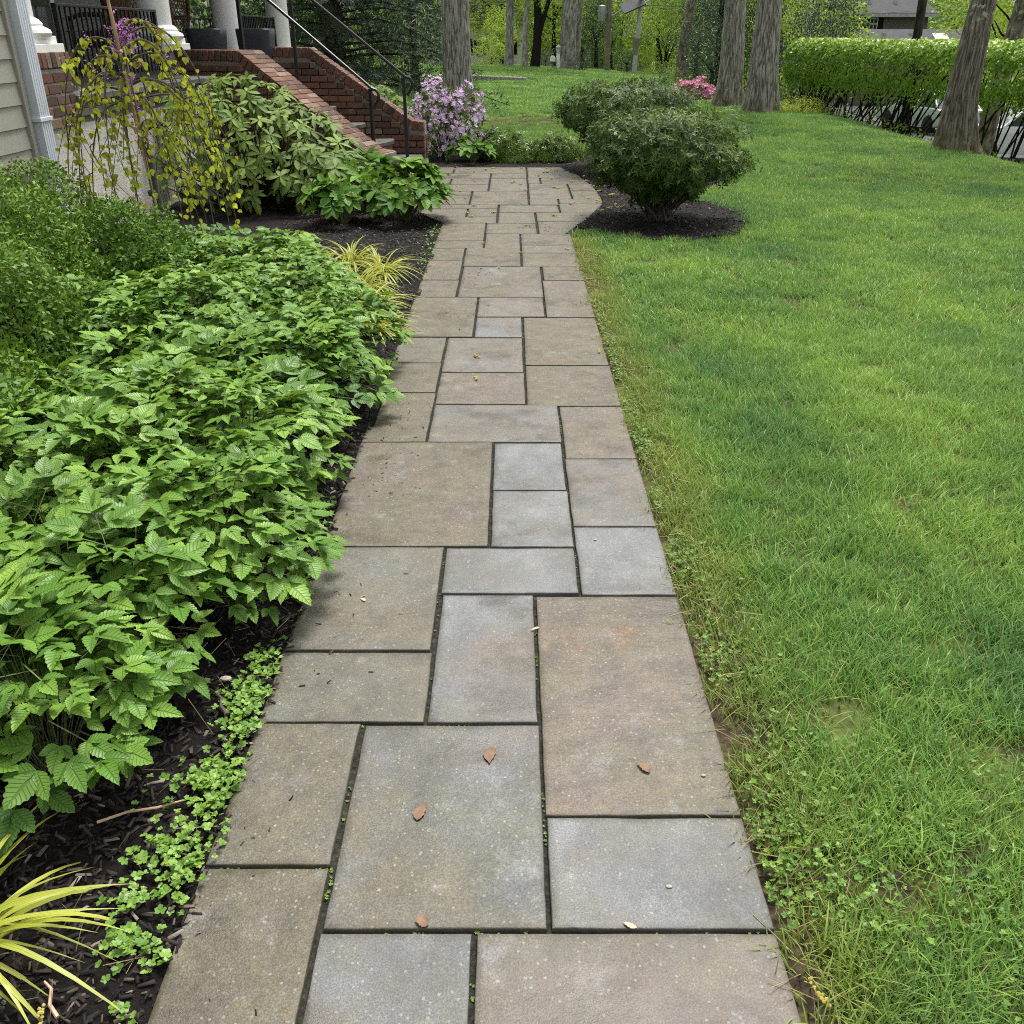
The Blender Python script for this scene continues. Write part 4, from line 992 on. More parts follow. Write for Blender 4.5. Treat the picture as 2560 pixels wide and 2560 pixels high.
# ------------------------------------------------------------------ azalea
def star_t(k, W, cup):
    V, F, U, nv = [], [], [], 0
    for i in range(k):
        b_ = quad_t(W, .1, .6); a = 2 * math.pi * i / k; d = np.array([math.cos(a), math.sin(a), cup]); d /= np.linalg.norm(d); x = np.array([-math.sin(a), math.cos(a), 0]); z = np.cross(x, d)
        V.append(b_.V[:, :1] * x + b_.V[:, 1:2] * d + b_.V[:, 2:] * z); F.append(b_.F + nv); U.append(b_.U); nv += 4
    t = T(); t.V = np.concatenate(V); t.F = np.concatenate(F); t.U = np.concatenate(U); return t
STAR = [star_t(5, .62, .35), star_t(5, .55, .8)]
def azalea(name, x, y, z0, rx, ry, h, nfl, nlf, fm, label, fs, seed, nobj=0, stems=True):
    t = thing(name, (x, y, z0), label, 'shrub')
    P, Nn, d = mound_shell(nlf, rx, ry, h, .3, seed, .15); P[:, 2] += .06
    foliage(t, [spray_t(5, .4, .1, (-.2, .9), 3)], np.zeros(nlf, int), P, Nn + rdir(nlf) * .6, rdir(nlf), rng.uniform(.05, .09, nlf), rng.uniform(0, 1, nlf), 'azalea_leaf')
    P, Nn, d = mound_shell(nfl, rx, ry, h, .3, seed, .05); P[:, 2] += .07
    keep = fbm(P * [1, 1, 1], 6, seed + 4) > -.10; P = P[keep]; Nn = Nn[keep]; k = len(P); N = unit(Nn + rdir(k) * .5); D = np.cross(N, rdir(k))
    foliage(t, STAR, rng.integers(0, 2, k), P, D, N, rng.uniform(fs * .75, fs * 1.2, k), rng.uniform(0, 1, k), fm, 'flowers', nobj=nobj, oname='flower')
    if stems:
        st = MB()
        for i in range(34):
            a = random.uniform(0, 6.28); q = random.uniform(.3, .9); e = (math.cos(a) * rx * q, math.sin(a) * ry * q, h * math.sqrt(1 - q * q) * .9); st.tube([(e[0] * .08, e[1] * .08, 0), (e[0] * .6, e[1] * .6, e[2] * .5), e], [.009, .006, .003], 4)
        st.build('stems', 'twig_dark', t)['kind'] = 'stuff'
azalea('azalea', -1.02, 14.62, 0, .62, .5, .92, 1700, 700, 'azalea_flower', 'lilac-pink azalea in full bloom beside the brick steps', .038, 21, 280)

# ------------------------------------------------------------------ golden hakone grass
HK = []
for dr in (.9, 1.3, 1.7): 
    t_ = leaf_t(.046, 9, .10, 0, 'blade'); a_ = t_.V[:, 1].copy(); t_.V[:, 1] = a_ * (1 - .22 * dr * a_ ** 1.5); t_.V[:, 2] += -dr * .62 * a_ ** 2.4; HK.append(t_)
def hakone(x, y, k, L, label, lean=(0, 0), nobj=300):
    t = thing('golden_grass', (x, y, 0), label, 'grass plant', 'yellow striped ornamental grasses')
    a = rng.uniform(0, 2 * math.pi, k); el = rng.uniform(.5, 1.35, k); D = np.stack([np.cos(a) * np.cos(el) + lean[0], np.sin(a) * np.cos(el) + lean[1], np.sin(el)], 1)
    P = np.stack([np.cos(a) * rng.uniform(0, .06, k), np.sin(a) * rng.uniform(0, .06, k), np.zeros(k)], 1)
    foliage(t, HK, rng.integers(0, 3, k), P, D, np.tile([0, 0, 1.], (k, 1)) + rdir(k) * .2, rng.uniform(L * .65, L * 1.15, k), rng.beta(2, 1.6, k), 'hakone_blade', nobj=nobj, oname='blade', zpref=0)
hakone(-1.10, 1.24, 78, .31, 'yellow striped grass clump at the lower left corner beside the mulch', (.12, .02))
for i, (x, y) in enumerate(((-.86, 5.55), (-.95, 6.05), (-1.08, 6.55), (-1.38, 6.95), (-.98, 7.05), (-1.25, 7.4), (-1.7, 7.35))):
    hakone(x, y, 95, .31, ['yellow striped grass leaning onto the path, nearest of the row behind the astilbe', 'second yellow striped grass from the front in the row behind the astilbe', 'third yellow striped grass from the front in the row behind the astilbe', 'yellow striped grass behind the row, left of the others in the mulch', 'small yellow striped grass alone on the mulch nearest the path bend', 'farthest yellow striped grass, in the mulch below the hellebores', 'leftmost yellow striped grass, between the astilbe and the rhododendron'][i], (.18, -.05), 110)

# ------------------------------------------------------------------ two vase-shaped evergreen shrubs, low shrubs
SPR = [spray_t(6, .26, .06, (-.15, .8), s_, (.55, 1), 'lance', 2, .15) for s_ in (1, 2, 3)]
def vase_shrub(name, x, y, rx, ry, zc, rz, k, seed, label, nst, S=(.05, .08), zb=.25, mat='shrub_leaf', cat='shrub'):
    t = thing(name, (x, y, 0), label, cat)
    u = rdir(k); rr = 1 + .34 * fbm(u, 2.3, seed) + .30 * fbm(u, 5.5, seed + 5); d = np.clip(1 - rng.exponential(.12, k), .3, 1.05)
    P = u * np.array([rx, ry, rz]) * (rr * d)[:, None] + np.array([0, 0, zc])
    # vase: narrower towards the base
    f = np.clip((P[:, 2] + .08) / (zc + rz * .0), .12, 1) ** .45; P[:, 0] *= f; P[:, 1] *= f
    ok = P[:, 2] > zb + .12 * fbm(P, 4, seed); P = P[ok]; u = u[ok]; d = d[ok]; k = len(P)
    A = unit(u + np.array([0, 0, .5]) + rdir(k) * .7)
    N = A; D = np.cross(A, rdir(k))
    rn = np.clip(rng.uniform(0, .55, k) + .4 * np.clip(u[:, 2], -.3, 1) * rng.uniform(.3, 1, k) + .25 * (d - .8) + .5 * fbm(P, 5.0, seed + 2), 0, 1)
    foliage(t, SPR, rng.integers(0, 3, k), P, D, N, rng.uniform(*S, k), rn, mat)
    st = MB()
    for i in range(nst):
        q = P[rng.integers(0, k)] * [.85, .85, .92]; b0 = Vector((random.uniform(-.13, .13), random.uniform(-.1, .1), -.02)); e = Vector(q)
        m1 = b0 * .5 + Vector((e.x * .38, e.y * .38, e.z * .42)); st.tube([tuple(b0), tuple(b0 * .7 + Vector((e.x * .14, e.y * .14, e.z * .2))), tuple(m1), tuple(e * .8 + Vector((random.uniform(-.04, .04), 0, 0))), tuple(e)], [.011, .009, .007, .005, .003], 5)
    st.build('stems', 'twig', t, smooth=True)['kind'] = 'stuff'
vase_shrub('evergreen_shrub', 1.44, 9.40, .72, .68, .60, .39, 5200, 31, 'front vase-shaped dark evergreen shrub on the mulch island right of the path', 80, (.05, .085), .13)
vase_shrub('evergreen_shrub', 1.52, 13.1, .90, .85, .72, .38, 4300, 37, 'taller evergreen shrub standing behind the front one right of the path', 60, (.055, .09), .34)
LOW = 'lowshrub_leaf'
for i, (x, y, rx, h, lab) in enumerate(((.02, 14.25, .36, .36, 'low leafy evergreen shrub beside the hellebore at the end of the path'), (.62, 14.3, .42, .34, 'low rounded evergreen shrub at the right end of the path edge'), (-.25, 14.75, .3, .4, 'small leafy shrub tucked behind the hellebore beyond the path'))):
    t = thing('low_shrub', (x, y, 0), lab, 'shrub', 'low evergreen shrubs at the path end')
    k = 1500; P, Nn, d = mound_shell(k, rx, .32, h, .25, 40 + i, .18); A = unit(Nn + rdir(k) * .6)
    foliage(t, SPR, rng.integers(0, 3, k), P, np.cross(A, rdir(k)), A, rng.uniform(.04, .075, k), rng.uniform(0, 1, k), LOW)

# ------------------------------------------------------------------ weeds, clover, litter
ROS = [spray_t(5, .8, .05, (.05, .5), s_, (.7, 1)) for s_ in (5, 6)] + [spray_t(6, .55, .08, (.1, .8), 7, (.5, 1))]
WEED = [spray_t(5, .8, .05, (.05, .6), s_, (.6, 1), 'obov', 3, .1) for s_ in (5, 6, 7)]
def ground_cover(name, pts, mat, S, label, tm=None):
    P = np.array(pts); k = len(P); A = unit(np.tile([0, 0, 1.], (k, 1)) + rdir(k) * .4)
    return tag(foliage(None, tm or ROS, rng.integers(0, 3, k), P, np.cross(A, rdir(k)), A, rng.uniform(*S, k), rng.uniform(0, 1, k), mat, name), label, 'ground cover', kind='stuff')
wp = []
for cx_, cy_, rx, ry, k in ((-.74, 1.24, .05, .05, 40), (-.79, 1.27, .03, .03, 18), (-.76, 1.50, .07, .06, 90), (-.70, 1.42, .04, .08, 60), (-.80, 1.36, .04, .04, 25), (-.71, 1.66, .05, .10, 110), (-.735, 1.72, .06, .05, 90), (-.71, 1.92, .04, .10, 90), (-.715, 2.10, .04, .14, 130), (-.74, 2.02, .05, .06, 60), (-.70, 1.05, .04, .06, 30), (-.82, 1.66, .1, .1, 16), (-.70, 2.65, .04, .2, 60), (-.70, 3.1, .03, .2, 30), (-.70, 7.6, .05, .5, 60), (-.72, 8.6, .05, .4, 50)):
    for i in range(k): wp.append((min(cx_ + random.gauss(0, rx * .6), -.655 + random.random() * .02), cy_ + random.gauss(0, ry * .6), .004 + random.random() * .03))
ground_cover('creeping_weeds', wp, 'weed_leaf', (.008, .017), 'small bright green creeping weeds along the left edge of the paving', WEED)
jm = []
for i in range(900):
    x0, x1, y0, y1 = SLABS[min(len(SLABS) - 1, int(random.random() ** 1.3 * 26))]
    q = random.random()
    if mnoise.noise(Vector((x0 * 5 + q * 3, y0 * 3, 2.2))) < .08: continue
    jm.append((x0 + (x1 - x0) * q, y1 + random.uniform(-.004, .004), -.010) if i % 2 else (x1 + random.uniform(-.004, .004), max(.9, y0) + (y1 - max(.9, y0)) * q, -.010))
ground_cover('joint_moss', [p for p in jm if -.66 < p[0] < .53], 'weed_leaf', (.003, .007), 'tiny moss and sprouts growing in the joints of the near paving')
cp = []
def lawn_z(x, y): return float(height(x, y))
for i in range(13000):
    y = .75 + random.random() ** 1.6 * 5.5; x = .548 + abs(random.gauss(0, 1)) * float(np.interp(y, [.7, 1.6, 2.2, 3, 6], [.36, .34, .14, .05, .03]))
    if y > 1.9 and random.random() < .6: continue
    dens = .35 + mnoise.noise(Vector((x * 4, y * 4, 1.7))) * 1.3
    if random.random() < dens: cp.append((x, y, lawn_z(x, y) + random.uniform(.012, .05)))
ground_cover('clover', cp, 'clover_leaf', (.007, .014), 'patches of small leaved clover between the path and the lawn')
k = 1100; P = []
for i in range(k):
    if i % 16: P.append((.555 + abs(random.gauss(0, .12)), random.uniform(.9, 8), .0)); 
    else: P.append((random.uniform(-.95, -.66), random.uniform(1.0, 3), .012))
t_ = T(); t_.V = np.array([(-.012, 0, 0), (.012, 0, 0), (.010, 1, .02), (-.010, 1, .02), (0, 0, .02), (0, 1, .04)], float); t_.F = np.array([(0, 1, 2, 3), (0, 4, 5, 3), (1, 4, 5, 2)]); t_.U = np.zeros((6, 3))
D = rdir(k); D[:, 2] = np.abs(D[:, 2]) * .25
tag(foliage(None, [t_], np.zeros(k, int), P, D, np.tile([0, 0, 1.], (k, 1)), rng.uniform(.03, .11, k), rng.uniform(0, 1, k), 'dry_straw', 'dry_grass_stems'), 'dry straw stems scattered along both edges of the paving', 'litter', kind='stuff')
# soil crumbs on the slabs
k = 260; cr = []
for i in range(k):
    c = random.choice(((-.50, 3.6), (-.52, 3.5), (-.55, 2.45), (-.5, 4.1), (-.3, 5.9), (-.62, 1.47), (.1, 11), (-.3, 7), (.3, 9)))
    cr.append((min(max(c[0] + random.gauss(0, .09), -.66), .5), c[1] + random.gauss(0, .16), .001))
tag(chips('soil_crumbs', cr, .006, .02), 'dark soil crumbs and bark bits spilled on the paving slabs', 'litter', kind='stuff')
# bigger single sticks
for i, (x, y, a, L, r_, lab) in enumerate(((-.86, 1.60, .35, .19, .0035, 'thin pale twig lying on the mulch below the astilbe leaves'), (-.78, 1.99, 2.1, .10, .006, 'short grey bark strip on the mulch beside the weeds'), (-.86, 1.13, 2.2, .09, .004, 'tan stalk lying beside the yellow catkin on the mulch'))):
    o = thing('twig', (x, y, .012), lab, 'twig'); MB().tube([(-L / 2, 0, .004), (-L * .15, .006, .008), (L * .2, -.004, .009), (L / 2, .003, .006)], [r_, r_ * .9, r_ * .8, r_ * .5], 6).build('shaft', 'petal_tan' if i != 1 else 'twig', o, smooth=True, rot=(0, 0, a))
# fallen catkins
def catkin_mesh(seed, L):
    r = random.Random(seed); m = MB(); pts = [Vector(((i / 5 - .5) * L, r.uniform(-.12, .12) * L, .004)) for i in range(6)]; m.tube([tuple(p) for p in pts], .0012, 4)
    for i in range(16):
        p = pts[r.randrange(1, 6)] + Vector((r.gauss(0, .004), r.gauss(0, .004), .004 + r.random() * .004)); q = r.uniform(.003, .0055)
        m.lathe([(q * .3, p.z - q), (q, p.z - q * .3), (q, p.z + q * .3), (q * .3, p.z + q)], 6, (p.x, p.y))
    return m.mesh('catkin', True)
CK = [catkin_mesh(s_, .06) for s_ in range(4)]
cks = [(-.86, 1.08, .012, .9), (.575, 1.15, .004, .9), (-.20, 5.06, .001, 1.1), (-.19, 4.68, .001, .9), (.50, 5.15, .001, .8), (.46, 8.0, .001, .8), (-.25, 8.25, .001, 1), (.08, 7.85, .001, .8), (-.10, 7.3, .001, .8)]
for i in range(46):
    y = 9.0 + 4.4 * random.random() ** .8; x = random.uniform(-.9, .95)
    if x > float(np.interp(y, [8.9, 9.8, 10.9, 12.6, 13.4], [.5, .8, .95, .8, .6])): continue
    cks.append((x, y, .001, random.uniform(.8, 1.4)))
for i in range(14): cks.append((random.uniform(.9, 1.15), random.uniform(9.7, 12.6), .012, 1.2))
for i, (x, y, z, s_) in enumerate(cks):
    o = obj('catkin', CK[i % 4], 'catkin', None, (x, y, z), (0, 0, random.uniform(0, 6.28))); o.scale = (s_,) * 3
    if i < 2: tag(o, ['yellow catkin on dark mulch at the lower left', 'yellow catkin at the right edge of the nearest slab'][i], 'catkin', 'fallen catkins')
    else: tag(o, 'small yellow catkin fallen on the far part of the paving', 'catkin', 'fallen catkins')
# leaves and petals stuck on the slabs
def flat_leaf(x, y, L, W, rz, mat, lab):
    t = leaf_t(W / L, 9, random.uniform(.0, .15), random.uniform(-.1, .05), random.choice(('ovate', 'obov')), .12); V = t.V * L; V[:, 0] += L * .12 * np.sin(V[:, 1] / L * 2.5 + x * 40); V[:, 2] += .0025
    me = big_mesh('fallen_leaf', np.concatenate([V, V + [0, 0, .0008]]), np.concatenate([t.F, t.F[:, ::-1] + len(V)]), None, True)
    tag(obj('fallen_leaf', me, mat, None, (x, y, .001), (0, 0, rz)), lab, 'leaf')
flat_leaf(-.215, 1.585, .058, .026, R(-12), 'fallen_leaf', 'brown leaf stuck flat on the large grey slab, left of its middle')
flat_leaf(-.048, 1.775, .062, .032, R(8), 'fallen_leaf', 'brown oval leaf with a stalk near the top of the large grey slab')
flat_leaf(-.17, 1.305, .030, .028, R(80), 'fallen_leaf', 'small round brown leaf at the bottom edge of the large grey slab')
flat_leaf(.255, 1.298, .030, .012, R(70), 'petal_tan', 'pale tan petal lying on the joint below the right grey slab')
flat_leaf(.055, 2.36, .030, .010, R(-80), 'petal_tan', 'pale tan petal beside the joint of the reddish slab')
flat_leaf(.335, 1.74, .045, .022, R(30), 'fallen_leaf', 'rusty leaf fragment on the large reddish slab')
flat_leaf(-.47, 2.52, .026, .012, R(50), 'petal_tan', 'tan seed husk on the olive slab beside the mulch')
for i, (x, y, s_, lab) in enumerate(((.335, 1.40, .006, 'small tan pebble on the right grey slab'), (.47, 1.735, .005, 'white speck of stone near the right edge of the reddish slab'), (.30, 2.93, .005, 'tiny white stone on the pale slab by the lawn'), (-.80, 2.1, .014, 'pale grey stone chip in the mulch below the astilbe'), (-.80, 1.36, .012, 'whitish bark chip in the mulch beside the weeds'))):
    m = MB().lathe([(s_ * .5, 0), (s_, s_ * .3), (s_ * .9, s_ * .7), (s_ * .3, s_)], 7); o = m.build('pebble', 'pebble', None, (x, y, 0.0 if x > -.6 else .012), True); o.scale = (1.3, .8, .8); tag(o, lab, 'pebble')

# ------------------------------------------------------------------ trees and background
def hz(x, y): return float(height(x, y))
def trunk_mesh(name, path, rad, nseg=48, nring=60, ridge=.05, freq=9, flare=.4, seed=0):
    """ridged bark trunk along path [(x,y,z)], radius list; deep vertical furrows are real geometry"""
    P = np.array(path, float); tt = np.linspace(0, 1, len(P)); u = np.linspace(0, 1, nring) ** 1.25
    C = np.stack([np.interp(u, tt, P[:, i]) for i in range(3)], 1); rr = np.interp(u, tt, rad); V = np.zeros((nring, nseg, 3)); rd = np.zeros((nring, nseg))
    zz = C[:, 2] - C[0, 2]; fl_ = 1 + flare * 1.25 * np.exp(-zz / .30) + .05 * np.exp(-zz / .9)
    for i in range(nring):
        for j in range(nseg):
            a = 2 * math.pi * j / nseg; ca, sa = math.cos(a), math.sin(a)
            wz = zz[i] + .25 * mnoise.noise(Vector((ca * 2.5, sa * 2.5 + seed, zz[i] * 1.5))); q = abs(mnoise.noise(Vector((ca * freq * .5 + seed, sa * freq * .5, wz * 3.0)))) * 1.1 + .6 * abs(mnoise.noise(Vector((ca * freq * 1.1, sa * freq * 1.1 + seed, wz * 7.0))))
            but = 1 + .16 * math.exp(-zz[i] / .3) * math.sin(a * 5 + seed)
            r_ = rr[i] * fl_[i] * but * (1 + ridge * (min(q, .7) - .35) * 2); V[i, j] = C[i] + np.array([ca, sa, 0]) * r_; rd[i, j] = min(1, q * 1.05)
    idx = np.arange(nring * nseg).reshape(nring, nseg); nx_ = np.roll(idx, -1, 1)
    F = np.stack([idx[:-1], nx_[:-1], nx_[1:], idx[1:]], -1).reshape(-1, 4)
    return big_mesh(name, V.reshape(-1, 3), F, {'ridge': ('FLOAT', rd.ravel())}, True)
CR = {}
def crown_mesh(mat, var, k=6500, s=(.030, .065), depth=.22):
    key = (mat, var)
    if key not in CR:
        r = np.random.default_rng(100 + var); u = r.normal(size=(k, 3)); u /= np.linalg.norm(u, axis=1, keepdims=True)
        rr = 1 + .42 * fbm(u, 1.7, var * 7) + .28 * fbm(u, 4.2, var * 3 + 50); d = np.clip(1 - r.exponential(depth, k), .1, 1.05); P = u * (rr * d)[:, None] * .9
        keep = fbm(P, 3.2, var + 20) > -.22; P = P[keep]; u = u[keep]; d = d[keep]; k = len(P)
        D = unit(u + r.normal(size=(k, 3)) * .8 - np.array([0, 0, .2])); N = u + r.normal(size=(k, 3)) * .7
        X, Y, Z = frames(D, N); t = quad_t(.62, .1); S = r.uniform(*s, k)
        v = (t.V[None, :, 0:1] * X[:, None] + t.V[None, :, 1:2] * Y[:, None] + t.V[None, :, 2:3] * Z[:, None]) * S[:, None, None] + P[:, None]
        F = (np.arange(k) * 4)[:, None] + np.arange(4)[None]
        clump = fbm(P, 2.6, var + 70); rn = np.clip(.45 + .9 * clump + r.uniform(-.25, .25, k) + .15 * u[:, 2], 0, 1)
        me = big_mesh('crown', v.reshape(-1, 3), F, {'rnd': ('FLOAT', np.repeat(rn, 4)), 'luv': ('FLOAT_VECTOR', np.tile(t.U, (k, 1)))}, True)
        me.materials.append(MATS[mat]); CR[key] = me
    return CR[key]
def crown(parent, mat, var, c, r, rz=None):
    o = bpy.data.objects.new('crown', crown_mesh(mat, var)); col.objects.link(o); o.parent = parent; o.location = c; o.scale = r; o.rotation_euler = (0, 0, rz if rz is not None else random.uniform(0, 6.28)); o['kind'] = 'stuff'; return o
def limbs(m, base, k, L, r0, seed, up=(.3, .9)):
    rr = random.Random(seed)
    for i in range(k):
        a = rr.uniform(0, 6.28); e = rr.uniform(*up); d = Vector((math.cos(a) * math.cos(e), math.sin(a) * math.cos(e), math.sin(e))); p0 = Vector(base) + Vector((0, 0, rr.uniform(-L * .5, 0)))
        p1 = p0 + d * L * .5 + Vector((0, 0, L * .1)); p2 = p0 + d * L + Vector((rr.uniform(-.3, .3), 0, L * .3)); m.tube([tuple(p0), tuple(p1), tuple(p2)], [r0, r0 * .6, r0 * .2], 6)
def big_tree(name, x, y, path, rad, mat, label, cmat, var, ch=11.5, cr=4.2, seed=0, ridge=.06, flare=.4, nseg=56, freq=9, cat='tree', group=None):
    z = hz(x, y) - .05; t = thing(name, (x, y, z), label, cat, group)
    obj('trunk', trunk_mesh('trunk', path, rad, nseg, 190 if nseg > 100 else 80, ridge, freq, flare, seed), mat, t)
    m = MB(); limbs(m, path[-1], 7, cr * .8, rad[-1] * .6, seed); m.build('limbs', mat, t, smooth=True)
    top = path[-1]; crown(t, cmat, var, (top[0], top[1], ch + 1.5), (cr * .75, cr * .75, cr * .6)); return t
big_tree('oak_tree', -1.17, 22.3, [(0, 0, 0), (-.02, 0, 1), (-.03, 0, 2.5), (.02, 0, 5), (.1, 0, 8.5)], [.31, .30, .28, .26, .2], 'oak_bark', 'thick grey oak trunk rising behind the lilac azalea', 'spring_leaf', 0, 11.5, 4.5, 1, .036, .34, 170, 17)
big_tree('oak_tree', 5.62, 26.4, [(0, 0, 0), (.0, 0, 1), (-.06, 0, 2.5), (-.12, 0, 5), (-.3, 0, 9)], [.32, .29, .25, .22, .18], 'oak_bark', 'left oak of the twin trunks at the lawn edge', 'spring_leaf', 1, 12, 4.2, 2, .036, .34, 170, 17)
big_tree('oak_tree', 5.90, 24.0, [(0, 0, 0), (-.04, 0, 1), (-.07, 0, 2.5), (0, 0, 5), (.3, 0, 9)], [.34, .32, .265, .24, .2], 'oak_bark', 'right oak of the twin trunks, with mossy flared base', 'spring_leaf', 2, 12, 4.2, 3, .04, .42, 170, 16)
big_tree('leaning_oak', 7.24, 16.25, [(0, 0, 0), (-.06, 0, .9), (.0, .05, 2.1), (.15, .1, 4), (.6, .3, 8)], [.29, .235, .185, .17, .13], 'lichen_bark', 'leaning oak spotted with pale lichen in front of the hedge', 'spring_leaf', 0, 10.5, 3.6, 4, .03, .3, 150, 15)
big_tree('street_tree', -.12, 46, [(0, 0, 0), (.02, 0, 2), (.1, 0, 5), (.1, 0, 9)], [.19, .17, .15, .12], 'grey_bark', 'grey tree trunk left of the pale slender one on the far lawn', 'spring_leaf', 1, 11, 3.5, 5, .04, .3, 24)
big_tree('street_tree', .56, 46.3, [(0, 0, 0), (.06, 0, 2), (.25, 0, 5), (.4, 0, 9)], [.13, .115, .10, .08], 'pale_bark', 'pale slender tree trunk on the crest of the far lawn', 'spring_leaf', 2, 11, 3, 6, .03, .25, 20)
big_tree('street_tree', 2.46, 46, [(0, 0, 0), (.03, 0, 2), (.15, 0, 5), (.2, 0, 9)], [.35, .33, .31, .26], 'grey_bark', 'widest grey trunk on the crest of the far lawn', 'spring_leaf', 0, 12, 4, 7, .05, .2, 36)
big_tree('street_tree', 2.86, 46.6, [(0, 0, 0), (.06, 0, 2), (.2, 0, 5), (.5, 0, 9)], [.19, .17, .16, .13], 'grey_bark', 'narrow trunk pressed against the widest far trunk', 'spring_leaf', 1, 12, 3, 8, .05, .2, 24)
big_tree('street_tree', 6.50, 39.5, [(0, 0, 0), (.05, 0, 1.6), (.22, 0, 3), (.2, 0, 6), (.3, 0, 9)], [.23, .2, .18, .19, .13], 'lichen_bark', 'brown trunk with small yellow shoots between the pole and the twin oaks', 'spring_leaf', 2, 10.5, 3.2, 9, .05, .35, 28)
big_tree('street_tree', 12.2, 31, [(0, 0, 0), (-.15, 0, 2), (-.2, 0, 4.5), (.1, 0, 9)], [.15, .135, .125, .1], 'dark_bark', 'straight black trunk in front of the grey roof', 'spring_leaf', 1, 11, 3.2, 10, .03, .3, 20)
big_tree('street_tree', 12.3, 26, [(0, 0, 0), (.05, 0, 2), (.35, 0, 5), (.7, 0, 9)], [.24, .21, .2, .16], 'lichen_bark', 'grey trunk half hidden behind the leaning lichen oak', 'spring_leaf', 2, 11, 3.4, 12, .04, .3, 24)
# dark forked tree
ft = thing('street_tree', (1.02, 46.2, hz(1.02, 46.2) - .05), 'dark forked tree between the pale and the widest trunks', 'tree')
m = MB(); m.tube([(0, 0, 0), (.1, 0, 1), (.12, 0, 2.1), (.05, 0, 3.2), (.2, 0, 7)], [.24, .19, .17, .14, .1], 12); m.tube([(.12, 0, 1.2), (.35, 0, 2.0), (.75, 0, 3.2), (1.2, 0, 6)], [.13, .11, .09, .06], 10)
m.build('trunk', 'dark_bark', ft, smooth=True); crown(ft, 'mid_leaf', 3, (.2, 0, 4.6), (1.7, 1.6, 2.2))

def tree(name, x, y, label, cmat, crowns, tr=.12, th=None, cat='tree', group=None, tmat='dark_bark', multi=1):
    z = hz(x, y) - .03; t = thing(name, (x, y, z), label, cat, group); m = MB()
    zc = crowns[0][2]; th = th or zc
    for i in range(multi):
        a = i * 6.28 / max(1, multi); o_ = .0 if multi == 1 else .5; m.tube([(.04 * math.cos(a), .04 * math.sin(a), 0), (o_ * .4 * math.cos(a), o_ * .4 * math.sin(a), th * .5), (o_ * math.cos(a), o_ * math.sin(a), th)], [tr, tr * .75, tr * .35], 8)
    limbs(m, (0, 0, th), 5, crowns[0][3] * .7, tr * .4, int(x * 7 + y)); m.build('trunk', tmat, t, smooth=True)
    for i, (cx, cy, cz, rx, ry, rz) in enumerate(crowns): crown(t, cmat, (int(abs(x) * 3 + y) + i) % 4, (cx, cy, cz), (rx, ry, rz))
    return t
tree('holly_tree', 4.05, 50, 'dark conical holly behind the transformer pole', 'dark_leaf', [(0, 0, 1.5, 1.15, 1.1, 1.6), (0, 0, 2.6, .7, .7, 1.2)])
tree('arborvitae', 5.25, 55, 'light green columnar evergreen between the two utility poles', 'mid_leaf', [(0, 0, 1.4, .75, .7, 1.7)])
tree('small_tree', 7.0, 47.5, 'small many-stemmed green tree on the lawn behind the pale pole', 'mid_leaf', [(0, 0, 2.2, 1.7, 1.5, 1.35), (.2, 0, 3.6, 1.4, 1.3, 1.3)], .06, 1.6, multi=5)
tree('holly_tree', 7.5, 42, 'broad dark holly left of the twin oaks', 'dark_leaf', [(0, 0, 1.5, 1.35, 1.2, 1.7), (.1, 0, 2.9, 1.0, 1, 1.3)])
tree('spruce_tree', 7.15, 36, 'blue-grey spruce with tiered boughs behind the twin oaks', 'spruce_leaf', [(0, 0, 1.5, 1.3, 1.2, 1.1), (.1, 0, 2.6, 1.05, 1, .9), (.1, 0, 3.7, .8, .8, .9)], .14, 4)
tree('yew_shrub', 6.05, 31, 'dark green conical yew pressed against the left twin oak', 'dark_leaf', [(0, 0, .9, .95, .9, 1.15)], .08, .8, 'shrub')
tree('boxwood_shrub', 3.1, 45.6, 'dark round bush at the foot of the widest far trunk', 'dark_leaf', [(0, 0, .35, .42, .4, .48)], .04, .3, 'shrub')
tree('weeping_conifer', 5.35, 48, 'small dark weeping conifer at the foot of the pale pole', 'dark_leaf', [(0, 0, .5, .7, .6, .62)], .05, .5, 'shrub')
tree('yellow_shrub', 6.3, 46.5, 'low bright yellow shrub right of the pale pole', 'gold_leaf', [(0, 0, .16, .45, .4, .2)], .02, .1, 'shrub')
tree('low_shrub', 5.4, 36.5, 'green mounded shrub in front of the brown trunk', 'mid_leaf', [(0, 0, .35, .75, .6, .45)], .04, .3, 'shrub')
tree('low_shrub', 5.35, 31.5, 'low yellow-green mound left of the magenta azalea', 'lowshrub_leaf', [(0, 0, .22, .6, .5, .32)], .03, .2, 'shrub')
tree('golden_shrub', 6.75, 23.6, 'golden rounded shrub at the left end of the hedge', 'gold_leaf', [(0, 0, .1, .6, .5, .34)], .03, .2, 'shrub')
tree('shrub', 8.6, 29.5, 'grey-green loose shrub behind the left end of the hedge', 'spruce_leaf', [(0, 0, 1.4, 1.2, 1.1, 1.6), (.3, 0, 2.9, 1.1, 1, 1.2)], .08, 1.2)
tree('tree', 9.3, 36, 'yellow-green young tree behind the right utility pole', 'spring_leaf', [(0, 0, 2.6, 2.0, 1.8, 2.0), (0, 0, 4.6, 2.0, 1.8, 1.6)], .12, 2.5)
tree('tree', 7.7, 33, 'dark leafy tree filling the gap right of the twin oaks', 'dark_leaf', [(0, 0, 1.4, .9, .9, 1.5), (0, 0, 3.0, 1.1, 1, 1.4)], .1, 1.8)
tree('bright_tree', 13.6, 22.8, 'bright green leafy tree at the upper right edge beyond the hedge', 'spring_leaf', [(0, 0, 2.6, 1.5, 1.5, 1.9), (.5, 0, 4.4, 2, 2, 1.6)], .16, 3)
